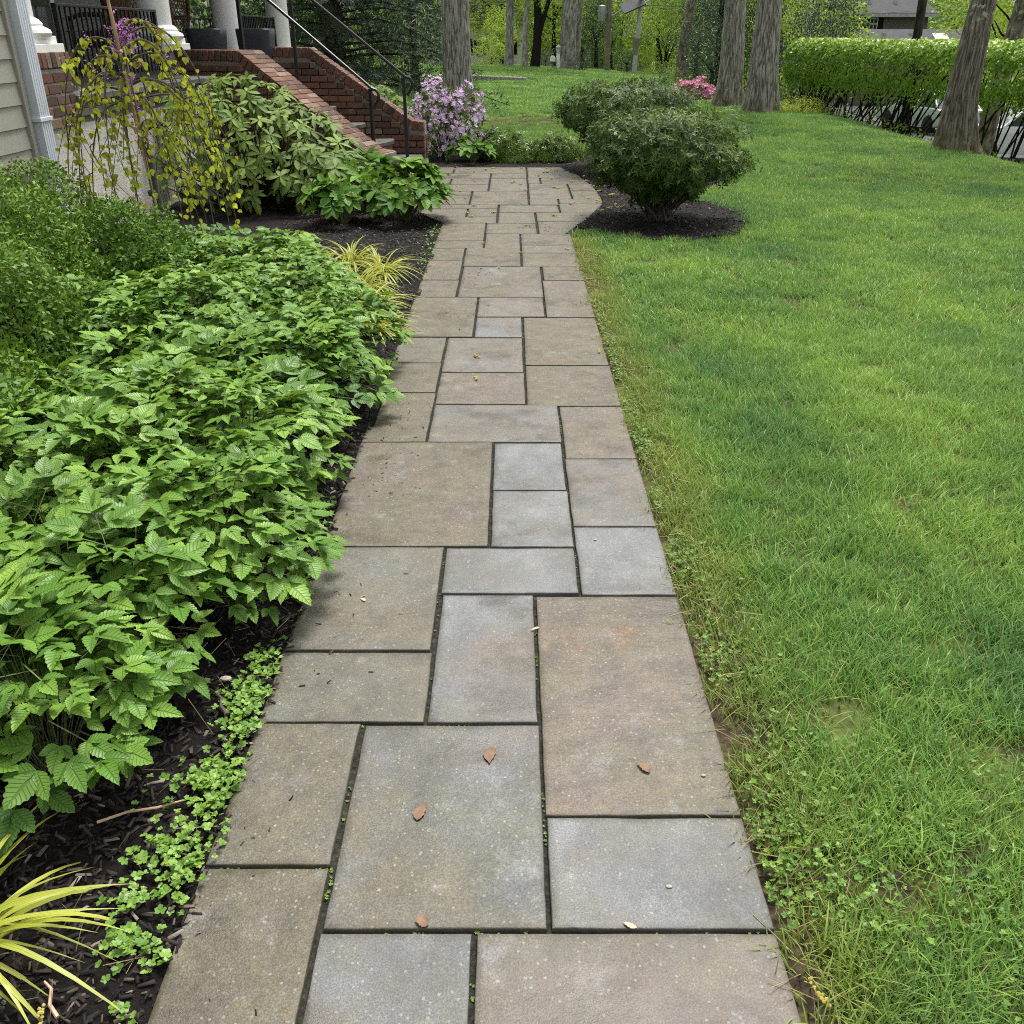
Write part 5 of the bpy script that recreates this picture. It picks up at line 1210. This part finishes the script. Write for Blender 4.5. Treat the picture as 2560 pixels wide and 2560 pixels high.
tree('tree', 16.4, 34, 'leafy tree between the black trunk and the leaning oak', 'mid_leaf', [(1.2, 0, 3.6, 1.5, 1.5, 1.8), (1.2, 0, 5.0, 1.6, 1.5, 1.5)], .14, 3.5)
tree('small_tree', -.95, 47.5, 'yellow-green shrub at the left end of the far lawn crest', 'spring_leaf', [(0, 0, .55, .9, .8, .75)], .05, .4, 'shrub')
tree('small_tree', -.55, 48.6, 'reddish brown leafed small tree beside the first grey far trunk', 'spring_leaf', [(0, 0, 1.5, .95, .9, 1.1)], .05, 1.2)
tree('low_shrub', 1.55, 48.5, 'dark low shrub between the forked tree and the mail post', 'dark_leaf', [(0, 0, .3, .6, .5, .5)], .03, .3, 'shrub')
GRP = 'leafy woodland trees far behind the lawn'
far = [(-9, 52, 'spring_leaf'), (-5.2, 56, 'mid_leaf'), (-2.6, 60, 'spring_leaf'), (-.6, 57, 'spring_leaf'), (1.4, 62, 'mid_leaf'), (2.2, 55, 'spring_leaf'), (3.8, 66, 'spring_leaf'), (5.2, 72, 'mid_leaf'), (6.6, 63, 'mid_leaf'), (8.0, 57, 'spring_leaf'), (9.5, 66, 'spring_leaf'), (10.8, 52, 'mid_leaf'), (12.2, 60, 'spring_leaf'), (13.6, 50, 'mid_leaf'), (15.3, 66, 'mid_leaf'), (17, 72, 'spring_leaf'), (20, 78, 'mid_leaf'), (24.5, 70, 'spring_leaf'), (28, 64, 'mid_leaf'), (30, 52, 'spring_leaf'), (26, 46, 'mid_leaf'), (-13, 60, 'mid_leaf'), (-7, 68, 'spring_leaf'), (0, 72, 'mid_leaf'), (12, 78, 'spring_leaf'), (23.5, 50, 'spring_leaf'), (12.4, 45, 'spring_leaf')]
for i, (x, y, mt) in enumerate(far):
    r_ = random.uniform(2.2, 3.2); g0 = 0
    tree('woodland_tree', x, y, ('light green' if mt == 'spring_leaf' else 'deeper green') + ' leafy tree in the far woodland behind the houses and lawn', mt, [(random.uniform(-.5, .5), 0, random.uniform(2.2, 3.4), r_, r_, r_ * .9), (random.uniform(-.8, .8), .5, 5.8, r_ * 1.15, r_ * 1.1, r_)], .14, 3, group=GRP)
# far wood that closes the horizon
k = 9000; P = np.stack([rng.uniform(-70, 95, k), rng.uniform(92, 112, k), rng.uniform(-3, 1, k)], 1); P[:, 2] = -3 + 16 * rng.beta(1.2, 1.4, k)
tag(foliage(None, [quad_t(.7, .1)], np.zeros(k, int), P, rdir(k), np.tile([0, -1., .4], (k, 1)) + rdir(k) * .8, rng.uniform(.7, 1.7, k), rng.uniform(0, 1, k), 'mid_leaf', 'far_wood'), 'hazy far wood closing the view behind the street', 'woodland', kind='stuff')

# the dark pine behind the porch and steps
pine = thing('pine_tree', (-4.3, 25.2, hz(-4.3, 25.2) - .05), 'large dark pine with sweeping boughs behind the brick steps', 'tree')
obj('trunk', trunk_mesh('trunk', [(0, 0, 0), (.03, 0, 3), (0, 0, 12)], [.26, .22, .08], 24, 30, .05, 8, .3, 20), 'dark_bark', pine)
bm_ = MB(); tp, ta = [], []
for i in range(120):
    z0 = .5 + (i / 120) ** 1.15 * 8.5; a = i * 2.399 + random.uniform(-.3, .3); L = (4.3 - z0 * .33) * random.uniform(.7, 1.05); d = Vector((math.cos(a), math.sin(a), 0)); s_ = d.cross(Vector((0, 0, 1)))
    pts = [Vector((0, 0, z0)) + d * L * u + Vector((0, 0, .25 * math.sin(u * 2.2) - .55 * u * u + random.uniform(-.05, .05))) for u in (0, .25, .5, .75, 1)]
    bm_.tube([tuple(p) for p in pts], [.04, .03, .022, .014, .006], 5)
    for j in range(88):
        u = random.uniform(.22, 1.0); q = np.interp(u, (0, .25, .5, .75, 1), range(5)); i0 = min(3, int(q)); p = pts[i0].lerp(pts[i0 + 1], q - i0); side = random.gauss(0, .42) * (1.15 - u * .5)
        tp.append(tuple(p + s_ * side + Vector((0, 0, random.gauss(.02, .09) - .12 * abs(side))))); ta.append(tuple(d * .6 + s_ * side * 1.2 + Vector((0, 0, random.uniform(.1, .8)))))
bm_.build('boughs', 'dark_bark', pine, smooth=True)['kind'] = 'stuff'
k = len(tp); A = unit(np.array(ta)); rn = rng.beta(1.7, 2.4, k)
foliage(pine, [spray_t(11, .085, .02, (.15, 1.2), s_, (.7, 1)) for s_ in (11, 12)], rng.integers(0, 2, k), tp, np.cross(A, rdir(k)), A, rng.uniform(.13, .22, k), rn, 'pine_needle', 'needles')
sel = rng.choice(k, 800, False); foliage(pine, [quad_t(.10, .03)], np.zeros(800, int), np.array(tp)[sel], np.tile([0, 0, 1.], (800, 1)) + rdir(800) * .25, rdir(800), rng.uniform(.10, .2, 800), rng.uniform(0, 1, 800), 'pine_candle', 'candles')
tree('evergreen_tree', -2.9, 30.5, 'dark evergreen closing the gaps behind the sweeping pine boughs', 'dark_leaf', [(0, 0, 1.3, 1.7, 1.3, 1.8), (-.4, 0, 3.6, 1.7, 1.4, 1.8)], .14, 3)
tree('evergreen_tree', -5.6, 31, 'dark evergreen seen between the stair rails behind the pine', 'dark_leaf', [(0, 0, 1.4, 2.0, 1.5, 2.0), (0, 0, 4, 2, 1.6, 2)], .14, 3)
tree('evergreen_tree', -7.6, 27, 'dark evergreen filling the gap behind the porch columns', 'dark_leaf', [(0, 0, 2, 2.2, 2, 2.6), (0, 0, 5, 2, 2, 2.4)], .15, 4)

# azalea clump and hedge at the right
azalea('azalea', 5.02, 28.2, hz(5.02, 28.2), .60, .55, .42, 700, 420, 'magenta_flower', 'pink and magenta azalea mound left of the twin oaks', .075, 55, 0, False)
HL = [(7.6, 27.2), (7.8, 24.5), (8.3, 21), (9.1, 17.5), (9.5, 14.5), (9.6, 11.5)]
hd = thing('hedge', (8.3, 21, hz(8.3, 21)), 'long clipped yellow-green hedge on bare leaning stems beyond the lawn', 'hedge'); hb = np.array(hd.location)
k = 42000; s_ = rng.uniform(0, len(HL) - 1, k); cx = np.interp(s_, range(6), [p[0] for p in HL]); cy = np.interp(s_, range(6), [p[1] for p in HL])
th_ = rng.uniform(-.7, math.pi + .7, k); q = np.clip(1 - rng.exponential(.10, k), .3, 1.05); und = .10 * np.sin(s_ * 9) + .06 * np.sin(s_ * 23 + 1)
sh = np.abs(np.sin(th_)) ** .55 * np.sign(np.sin(th_)); ch_ = np.sign(np.cos(th_)) * np.abs(np.cos(th_)) ** .6
endf = np.clip((s_ - 0) / .12, 0, 1) ** .5
off = ch_ * .62 * q * endf; zz = .97 + .02 * und * 3 + sh * q * np.where(sh > 0, .52, .50 + .5 * rng.uniform(0, 1, k) ** 3) * (.5 + .5 * endf) + .05 * np.sin(s_ * 31 + th_ * 3)
P = np.stack([cx + off * .93 - hb[0], cy + off * .3 - hb[1], zz - hb[2]], 1)
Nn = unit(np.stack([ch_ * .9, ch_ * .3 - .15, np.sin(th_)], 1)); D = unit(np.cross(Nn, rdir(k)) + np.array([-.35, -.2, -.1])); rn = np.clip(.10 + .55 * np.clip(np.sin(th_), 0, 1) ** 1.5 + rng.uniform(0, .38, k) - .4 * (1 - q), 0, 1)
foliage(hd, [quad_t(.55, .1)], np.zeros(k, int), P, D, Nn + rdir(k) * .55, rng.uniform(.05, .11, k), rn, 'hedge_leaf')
m = MB()
for i in range(190):
    s0 = random.uniform(0.03, 4.9); bx, by = float(np.interp(s0, range(6), [p[0] for p in HL])), float(np.interp(s0, range(6), [p[1] for p in HL])); clump = round(s0 * 8) / 8
    bx, by = float(np.interp(clump, range(6), [p[0] for p in HL])) + random.uniform(-.1, .1), float(np.interp(clump, range(6), [p[1] for p in HL])) + random.uniform(-.12, .12); zb = hz(bx, by) - .05
    e = Vector((bx + random.gauss(.22, .3), by + random.gauss(-.35, .5), random.uniform(.7, 1.1))); b0 = Vector((bx, by, zb)); mdl = b0.lerp(e, .5) + Vector((random.uniform(-.06, .06), 0, .06))
    m.tube([tuple(b0 - Vector(hb)), tuple(mdl - Vector(hb)), tuple(e - Vector(hb))], [.019, .015, .008], 5)
m.build('stems', 'dark_bark', hd, smooth=True)['kind'] = 'stuff'
k = 1500; s_ = rng.uniform(.1, 4.6, k); s_ = np.round(s_ * 7) / 7 + rng.normal(0, .03, k); bx = np.interp(s_, range(6), [p[0] for p in HL]) + rng.normal(-.1, .16, k); by = np.interp(s_, range(6), [p[1] for p in HL]) + rng.normal(0, .16, k)
foliage(hd, [quad_t(.5, .1)], np.zeros(k, int), np.stack([bx - hb[0], by - hb[1], height(bx, by) + rng.uniform(0, .32, k) - hb[2]], 1), rdir(k), rdir(k), rng.uniform(.05, .10, k), rng.uniform(0, .35, k), 'mid_leaf', 'base_growth')

# ------------------------------------------------------------------ poles, wires, post, wall
def pole(x, y, h, r, mat, label, lean=0):
    t = thing('utility_pole', (x, y, hz(x, y) - .1), label, 'pole'); MB().tube([(0, 0, 0), (lean * h * .5, 0, h * .5), (lean * h, 0, h)], [r, r * .9, r * .75], 12).build('shaft', mat, t, smooth=True); return t
p1 = pole(4.33, 47, 8.5, .12, 'pole_wood', 'wooden utility pole with transformer and street light')
MB().lathe([(.01, 2.15), (.17, 2.17), (.18, 2.22), (.18, 2.72), (.17, 2.78), (.05, 2.82)], 16, (-.32, -.05)).build('transformer', 'metal_grey', p1, smooth=True)
MB().tube([(.1, 0, 2.35), (.5, -.1, 2.6), (.95, -.2, 2.75)], .035, 8).build('lamp_arm', 'metal_grey', p1, smooth=True)
MB().box(.9, -.32, 2.72, 1.3, -.1, 2.81).build('lamp_head', 'pole_grey', p1, bevel=.02)
p2 = pole(5.46, 46, 8.0, .11, 'pole_grey', 'pale leaning pole carrying a tilted solar panel and lamp', .045)
pn = MB().box(-.5, -.35, -.02, .5, .35, .02).build('solar_panel', 'planter_grey', p2, (-.22, -.1, 2.86), bevel=.006, rot=(R(35), R(-22), 0))
MB().box(-.52, -.37, -.035, .52, .37, -.022).build('panel_frame', 'metal_grey', p2, (-.22, -.1, 2.86), rot=(R(35), R(-22), 0))
MB().tube([(.13, 0, 2.85), (.6, -.05, 3.05), (1.1, -.1, 3.15)], .03, 8).build('lamp_arm', 'pole_grey', p2, smooth=True); MB().box(1.05, -.2, 3.12, 1.42, .0, 3.2).build('lamp_head', 'pole_grey', p2, bevel=.02)
MB().tube([(0, 0, .9), (.04, 0, 1.55)], .14, 10).build('lower_sleeve', 'pole_wood', p2, smooth=True)
p3 = pole(11.3, 40, 9, .13, 'pole_grey', 'grey utility pole behind the left part of the hedge')
MB().tube([(.17, -.02, 0), (.17, -.02, 7)], .03, 8).build('conduit', 'pole_wood', p3)
for i, (a, b_, sag) in enumerate((((-30, 50, 3.05), (4.33, 47, 2.98), .35), ((4.4, 47, 2.9), (11.3, 40, 3.0), .3), ((4.4, 47, 3.3), (11.3, 40, 3.6), .25), ((5.7, 46, 3.2), (11.3, 40, 2.3), .45), ((5.7, 46, 2.7), (20, 41, 2.9), .5))):
    pts = [Vector(a).lerp(Vector(b_), u) - Vector((0, 0, sag * 4 * u * (1 - u))) for u in np.linspace(0, 1, 17)]
    o = MB().tube([tuple(p) for p in pts], .011, 4).build('power_line', 'black_iron'); tag(o, ['thin dark wire crossing in front of the far trunks', 'lowest wire between the transformer pole and the hedge pole', 'upper wire between the transformer pole and the hedge pole', 'slack wire hanging from the pale pole towards the twin oaks', 'wire from the pale pole passing behind the twin oaks'][i], 'wire', 'overhead wires')
lp_ = thing('lantern_post', (2.02, 45.3, hz(2.02, 45.3)), 'white lantern post on the crest of the far lawn', 'post')
MB().box(-.07, -.07, -.1, .07, .07, .62).build('post', 'white_paint', lp_, bevel=.01); MB().lathe([(.09, .62), (.10, .65), (.06, .67), (.075, .72), (.10, .86), (.12, .88), (.02, .98)], 12).build('lantern', 'pole_grey', lp_, smooth=True)
mb_ = thing('mailbox', (1.78, 45.2, hz(1.78, 45.2)), 'white arched mailbox left of the lantern post', 'mailbox')
MB().box(-.03, -.03, -.1, .03, .03, .3).build('post', 'pole_wood', mb_); MB().prism([(-.11, .3)] + [(.11 * math.cos(a), .42 + .11 * math.sin(a)) for a in np.linspace(math.pi, 0, 9)] + [(.11, .3)], 'y', -.22, .22).build('box', 'white_paint', mb_, bevel=.01)
sw = thing('stone_wall', (-.4, 35.2, hz(-.4, 35.2)), 'low grey fieldstone wall set into the far lawn', 'wall')
MB().prism([(-1.05, -.1), (-1.05, .12), (.95, .04), (.95, -.1)], 'y', .05, .28).build('core', 'mortar', sw)
for i in range(13):
    w_ = random.uniform(.13, .17); x = -1.05 + i * .155; hgt = .34 - .16 * (i / 13); MB().box(-w_ / 2, -.12, -.12, w_ / 2, .12, hgt / 2).build('stone', 'field_stone', sw, (x, -.08 + i * -.06 * 0, .03), bevel=.025)

# ------------------------------------------------------------------ houses in the distance
def hip_house(name, x, y, z, w_, d, h, rh, wallm, roofm, label, wins=(), over=.35, rot=0, ridge=.5):
    t = thing(name, (x, y, z), label, 'house', rot=(0, 0, rot)); wl = MB().box(-w_ / 2, 0, 0, w_ / 2, d, h).build('wall', wallm, t)
    W2, o_ = w_ / 2 + over, over; r_ = w_ / 2 * ridge; y0, y1 = -o_, d + o_; ym = d / 2
    roof = MB().add([(-W2, y0, h), (W2, y0, h), (W2, y1, h), (-W2, y1, h), (-r_, ym, h + rh), (r_, ym, h + rh), (-W2, y0, h - .16), (W2, y0, h - .16), (W2, y1, h - .16), (-W2, y1, h - .16)],
                    [(0, 1, 5, 4), (1, 2, 5), (2, 3, 4, 5), (3, 0, 4), (0, 6, 7, 1), (1, 7, 8, 2), (2, 8, 9, 3), (3, 9, 6, 0), (6, 9, 8, 7)]).build('roof', roofm, t)
    MB().box(-W2 - .03, y0 - .06, h - .2, W2 + .03, y0 - .005, h - .03).build('gutter', 'pole_grey', t)
    for wx, wz, ww, wh in wins:
        wo_ = MB().box(wx - ww / 2, -.05, wz, wx + ww / 2, -.01, wz + wh).build('window', 'white_paint', t)
        for a in (-1, 1):
            for b_ in (0, 1): MB().box(wx + a * ww * .22 - ww * .17, -.06, wz + wh * (.10 + .45 * b_), wx + a * ww * .22 + ww * .17, -.051, wz + wh * (.45 + .45 * b_)).build('pane', 'window_glass', wo_)
        for a in (-1, 1): MB().box(wx + a * (ww / 2 + .16) - .15, -.045, wz, wx + a * (ww / 2 + .16) + .15, -.012, wz + wh).build('shutter', 'dark_bark', t)
    return t, roof
gh, rf = hip_house('house', 20.7, 58, -3.2, 4.5, 8, 5.85, 2.2, 'house_grey', 'roof_shingle', 'grey two-storey house with hipped shingle roof above the hedge', [(-.75, 5.02, .46, .6)], .4, 0, .42)
lw = MB().box(-3.0, -4.5, 0, 3.0, -.05, 4.0).build('wing_wall', 'house_grey', gh)
wr = MB().add([(-3.4, -5, 4.0), (3.4, -5, 4.0), (3.4, -.06, 5.05), (-3.4, -.06, 4.0), (-1.6, -2.6, 5.05), (3.4, -2.6, 5.05), (-1.6, -.06, 5.05)], [(0, 1, 5, 4), (0, 4, 6, 3), (4, 5, 2, 6), (0, 3, 2, 1)]).build('wing_roof', 'roof_shingle', gh)
MB().box(-.35, -.3, -.04, .35, .3, .04).build('skylight', 'white_paint', wr, (1.65, -3.5, 4.70), rot=(R(24), 0, 0))
for i, x in enumerate((-1.2, .2)): MB().box(-.1, -.1, 0, .1, .1, .14).build('vent', 'pole_grey', wr, (x, -3.2, 4.72))
for i, (x, zz) in enumerate(((-.9, 6.35), (.5, 6.35), (-1.2, 7.4), (1.0, 7.4))): MB().box(-.09, -.1, 0, .09, .1, .2).build('vent', 'pole_grey', rf, (x, .6 + (zz - 6.35) * 1.6, zz - .1 + .0))
hip_house('house', -1.9, 58, -.3, 5, 6, 2.6, 1.8, 'white_paint', 'roof_shingle', 'white house glimpsed right of the big oak trunk', [(1.6, .9, .55, .8), (0, .9, .55, .8)])
hip_house('house', 3.3, 64, -.7, 3.2, 6, 2.2, 1.7, 'white_paint', 'roof_shingle', 'white house with dark roof behind the dark conical holly', [(.6, .8, .5, .8)])
hip_house('house', 7.2, 68, -1.0, 4, 6, 2.4, 1.6, 'pole_grey', 'roof_shingle', 'pale grey house behind the small many-stemmed tree', [(-.8, .9, .6, .8)])
hip_house('house', 15.0, 56, -2.2, 4, 6, 3.6, 1.8, 'brick_clay', 'roof_shingle', 'brick house half hidden by leaves behind the hedge pole', [(-.6, 2.6, .5, .8), (.9, 2.6, .5, .8)])

# ------------------------------------------------------------------ cars on the street
def car(x, y, rz, mat, label, suv=False):
    z = -1.69; t = thing('parked_car', (x, y, z), label, 'car', 'cars parked on the street below the lawn', (0, 0, rz)); H = 1.68 if suv else 1.46; b_ = .98 if suv else .88
    prof = [(-2.25, .38), (-2.3, .6), (-2.22, b_ - .02), (-1.5, b_ + .03), (1.0, b_ + .0), (2.0, b_ - .14), (2.25, b_ - .26), (2.3, .5), (2.25, .3), (1.78, .25), (1.72, .5), (1.45, .68), (1.15, .5), (1.08, .25), (-1.02, .25), (-1.08, .5), (-1.38, .68), (-1.68, .5), (-1.75, .25)]
    MB().prism(prof, 'y', -.88, .88).build('body', mat, t, bevel=.05, seg=2, smooth=True)
    lo = [(-2.05 if suv else -1.85, b_), (1.05, b_)]; hi = [(-1.75 if suv else -1.15, H - .05), (.35, H - .05)]
    def cab(ins, zt):
        return [(lo[0][0], -.84, b_), (lo[1][0], -.84, b_), (lo[1][0], .84, b_), (lo[0][0], .84, b_), (hi[0][0], -.66, zt), (hi[1][0], -.66, zt), (hi[1][0], .66, zt), (hi[0][0], .66, zt)]
    MB().add(cab(0, H - .05), [(3, 2, 1, 0), (4, 5, 6, 7), (0, 1, 5, 4), (1, 2, 6, 5), (2, 3, 7, 6), (3, 0, 4, 7)]).build('glass', 'window_glass', t, bevel=.02)
    MB().add([(hi[0][0] - .05, -.68, H - .06), (hi[1][0] + .06, -.68, H - .06), (hi[1][0] + .06, .68, H - .06), (hi[0][0] - .05, .68, H - .06), (hi[0][0] + .1, -.6, H), (hi[1][0] - .1, -.6, H), (hi[1][0] - .1, .6, H), (hi[0][0] + .1, .6, H)], [(3, 2, 1, 0), (4, 5, 6, 7), (0, 1, 5, 4), (1, 2, 6, 5), (2, 3, 7, 6), (3, 0, 4, 7)]).build('roof', mat, t, bevel=.015)
    for s_ in (-1, 1):
        for xa, xb in ((lo[0][0], hi[0][0]), (lo[1][0], hi[1][0]), (-.45, -.4)): MB().tube([(xa, s_ * .845, b_ - .02), (xb, s_ * .675, H - .05)], .035, 6).build('pillar', mat, t)
        MB().box(2.12, s_ * .62 - .2, b_ - .36, 2.29, s_ * .62 + .2, b_ - .22).build('headlight', 'window_glass', t, bevel=.02); MB().box(-2.31, s_ * .7 - .12, b_ - .26, -2.2, s_ * .7 + .12, b_ - .06).build('tail_light', 'cushion', t, bevel=.02)
        for xw in (1.43, -1.38):
            wv = MB().lathe([(.2, -.1), (.31, -.1), (.33, -.07), (.33, .07), (.31, .1), (.2, .1)], 22).build('wheel', 'tyre', t, (xw, s_ * .80, .33), True, rot=(R(90), 0, 0)); MB().lathe([(.05, -.085), (.2, -.095), (.2, .095), (.05, .085)], 12).build('rim', 'metal_grey', wv)
    MB().box(2.24, -.8, .26, 2.34, .8, .42).build('bumper', 'tyre', t, bevel=.02)
car(15.9, 38.5, R(100), 'car_silver', 'silver car seen through the hedge stems left of the leaning oak')
car(15.2, 29.0, R(165), 'car_white', 'white car at the right edge below the hedge', True)

# ------------------------------------------------------------------ grass
def tuft(seed, k, rad, L, wid, mat):
    r = np.random.default_rng(seed); a = r.uniform(0, 6.283, k); q = np.sqrt(r.uniform(0, 1, k)) * rad; P = np.stack([q * np.cos(a), q * np.sin(a), np.full(k, -.005)], 1)
    az = r.uniform(0, 6.283, k); ln = np.abs(r.normal(.28, .22, k)); cur = r.uniform(.1, .75, k); S = r.uniform(*L, k); wd = wid * r.uniform(.7, 1.25, k)
    d = np.stack([np.cos(az), np.sin(az), np.zeros(k)], 1); sd = np.stack([-np.sin(az + r.normal(0, .5, k)), np.cos(az), np.zeros(k)], 1); sd = unit(sd)
    V, U = [], []
    for u, wf in ((0, .85), (.4, 1.0), (.75, .7), (1.0, .12)):
        c = P + d * (S * (np.sin(ln) * u + cur * u * u * .55))[:, None] + np.array([0, 0, 1.]) * (S * (u * np.cos(ln) - cur * .35 * u ** 2.3))[:, None]
        V += [c - sd * (wd * wf / 2)[:, None], c + sd * (wd * wf / 2)[:, None]]; U += [np.stack([np.full(k, -1.), np.full(k, u), np.zeros(k)], 1)] * 2
    V = np.stack(V, 1).reshape(-1, 3); U = np.stack(U, 1).reshape(-1, 3); b_ = (np.arange(k) * 8)[:, None, None]; F = (b_ + np.array([[0, 1, 3, 2], [2, 3, 5, 4], [4, 5, 7, 6]])[None]).reshape(-1, 4)
    me = big_mesh('grass_tuft', V, F, {'rnd': ('FLOAT', np.repeat(r.uniform(0, 1, k), 8)), 'luv': ('FLOAT_VECTOR', U)}, True); me.materials.append(MATS[mat]); return bpy.data.objects.new('grass_tuft', me)
def scatter(name, tufts, P, S, label):
    c = bpy.data.collections.new(name + '_tufts')
    for o in tufts: c.objects.link(o)
    k = len(P); me = bpy.data.meshes.new(name); me.vertices.add(k); me.vertices.foreach_set('co', np.asarray(P, np.float32).ravel())
    rot = np.zeros((k, 3)); rot[:, 2] = rng.uniform(0, 6.283, k); rot[:, :2] = rng.normal(0, .10, (k, 2))
    for nm, ty, dt, ky in (('rot', 'FLOAT_VECTOR', rot, 'vector'), ('scl', 'FLOAT', S, 'value'), ('idx', 'INT', rng.integers(0, len(tufts), k), 'value')):
        a = me.attributes.new(nm, ty, 'POINT'); a.data.foreach_set(ky, np.asarray(dt, np.int32 if ty == 'INT' else np.float32).ravel())
    o = obj(name, me); ng = bpy.data.node_groups.new(name, 'GeometryNodeTree'); ng.interface.new_socket('Geometry', in_out='INPUT', socket_type='NodeSocketGeometry'); ng.interface.new_socket('Geometry', in_out='OUTPUT', socket_type='NodeSocketGeometry')
    gi, go = ng.nodes.new('NodeGroupInput'), ng.nodes.new('NodeGroupOutput'); ip = ng.nodes.new('GeometryNodeInstanceOnPoints'); ci = ng.nodes.new('GeometryNodeCollectionInfo'); ci.inputs['Collection'].default_value = c; ci.inputs['Separate Children'].default_value = True; ci.inputs['Reset Children'].default_value = True
    ip.inputs['Pick Instance'].default_value = True
    def na(nm, ty): n_ = ng.nodes.new('GeometryNodeInputNamedAttribute'); n_.data_type = ty; n_.inputs[0].default_value = nm; return n_.outputs[0]
    L_ = ng.links.new; L_(gi.outputs[0], ip.inputs['Points']); L_(ci.outputs[0], ip.inputs['Instance']); L_(na('idx', 'INT'), ip.inputs['Instance Index']); L_(na('rot', 'FLOAT_VECTOR'), ip.inputs['Rotation']); L_(na('scl', 'FLOAT'), ip.inputs['Scale']); L_(ip.outputs[0], go.inputs[0])
    md = o.modifiers.new('scatter', 'NODES'); md.node_group = ng
    return tag(o, label, 'grass', kind='stuff')
def lawn_mask(x, y):
    e = np.interp(y, [-1, 8.6, 8.7, 9.8, 10.9, 12.6, 13.46, 13.5, 15.2, 15.3], [.56, .56, .56, .88, 1.0, .88, .7, 9, 9, -12])
    e2 = np.where((y > 13.4) & (y < 15.3), 1.5 + .1 * np.sin(y * 4), e); return (x > e2) & ~(ring_r(x, y) < .97) & ~((y > 15.2) & (y < 20) & (x < -1.6))
def lawn_pts(x0, x1, y0, y1, dens, edge=True):
    k = int((x1 - x0) * (y1 - y0) * dens); x = rng.uniform(x0, x1, k); y = rng.uniform(y0, y1, k); ok = lawn_mask(x, y)
    # keep inside the view cone with margin
    ok &= (np.abs(x) < .62 * y + 1.2)
    if edge:
        wdt = np.interp(y, [.5, 1.7, 2.5, 5, 9], [.19, .17, .11, .08, .07]); nz = np.array([mnoise.noise(Vector((float(a) * 3.3, float(b_) * 3.3, 0))) for a, b_ in zip(x, y)]); pr = np.clip((x - .55 + .10 * nz) / wdt, .12, 1) ** 1.2
        patch = np.where((y < 2.2) & (x < 1.35), np.clip(1.0 + .8 * nz, .45, 1), 1); ok &= rng.uniform(0, 1, k) < np.where(y < 8.6, pr * patch, 1)
    x, y = x[ok], y[ok]; return np.stack([x, y, height(x, y)], 1)
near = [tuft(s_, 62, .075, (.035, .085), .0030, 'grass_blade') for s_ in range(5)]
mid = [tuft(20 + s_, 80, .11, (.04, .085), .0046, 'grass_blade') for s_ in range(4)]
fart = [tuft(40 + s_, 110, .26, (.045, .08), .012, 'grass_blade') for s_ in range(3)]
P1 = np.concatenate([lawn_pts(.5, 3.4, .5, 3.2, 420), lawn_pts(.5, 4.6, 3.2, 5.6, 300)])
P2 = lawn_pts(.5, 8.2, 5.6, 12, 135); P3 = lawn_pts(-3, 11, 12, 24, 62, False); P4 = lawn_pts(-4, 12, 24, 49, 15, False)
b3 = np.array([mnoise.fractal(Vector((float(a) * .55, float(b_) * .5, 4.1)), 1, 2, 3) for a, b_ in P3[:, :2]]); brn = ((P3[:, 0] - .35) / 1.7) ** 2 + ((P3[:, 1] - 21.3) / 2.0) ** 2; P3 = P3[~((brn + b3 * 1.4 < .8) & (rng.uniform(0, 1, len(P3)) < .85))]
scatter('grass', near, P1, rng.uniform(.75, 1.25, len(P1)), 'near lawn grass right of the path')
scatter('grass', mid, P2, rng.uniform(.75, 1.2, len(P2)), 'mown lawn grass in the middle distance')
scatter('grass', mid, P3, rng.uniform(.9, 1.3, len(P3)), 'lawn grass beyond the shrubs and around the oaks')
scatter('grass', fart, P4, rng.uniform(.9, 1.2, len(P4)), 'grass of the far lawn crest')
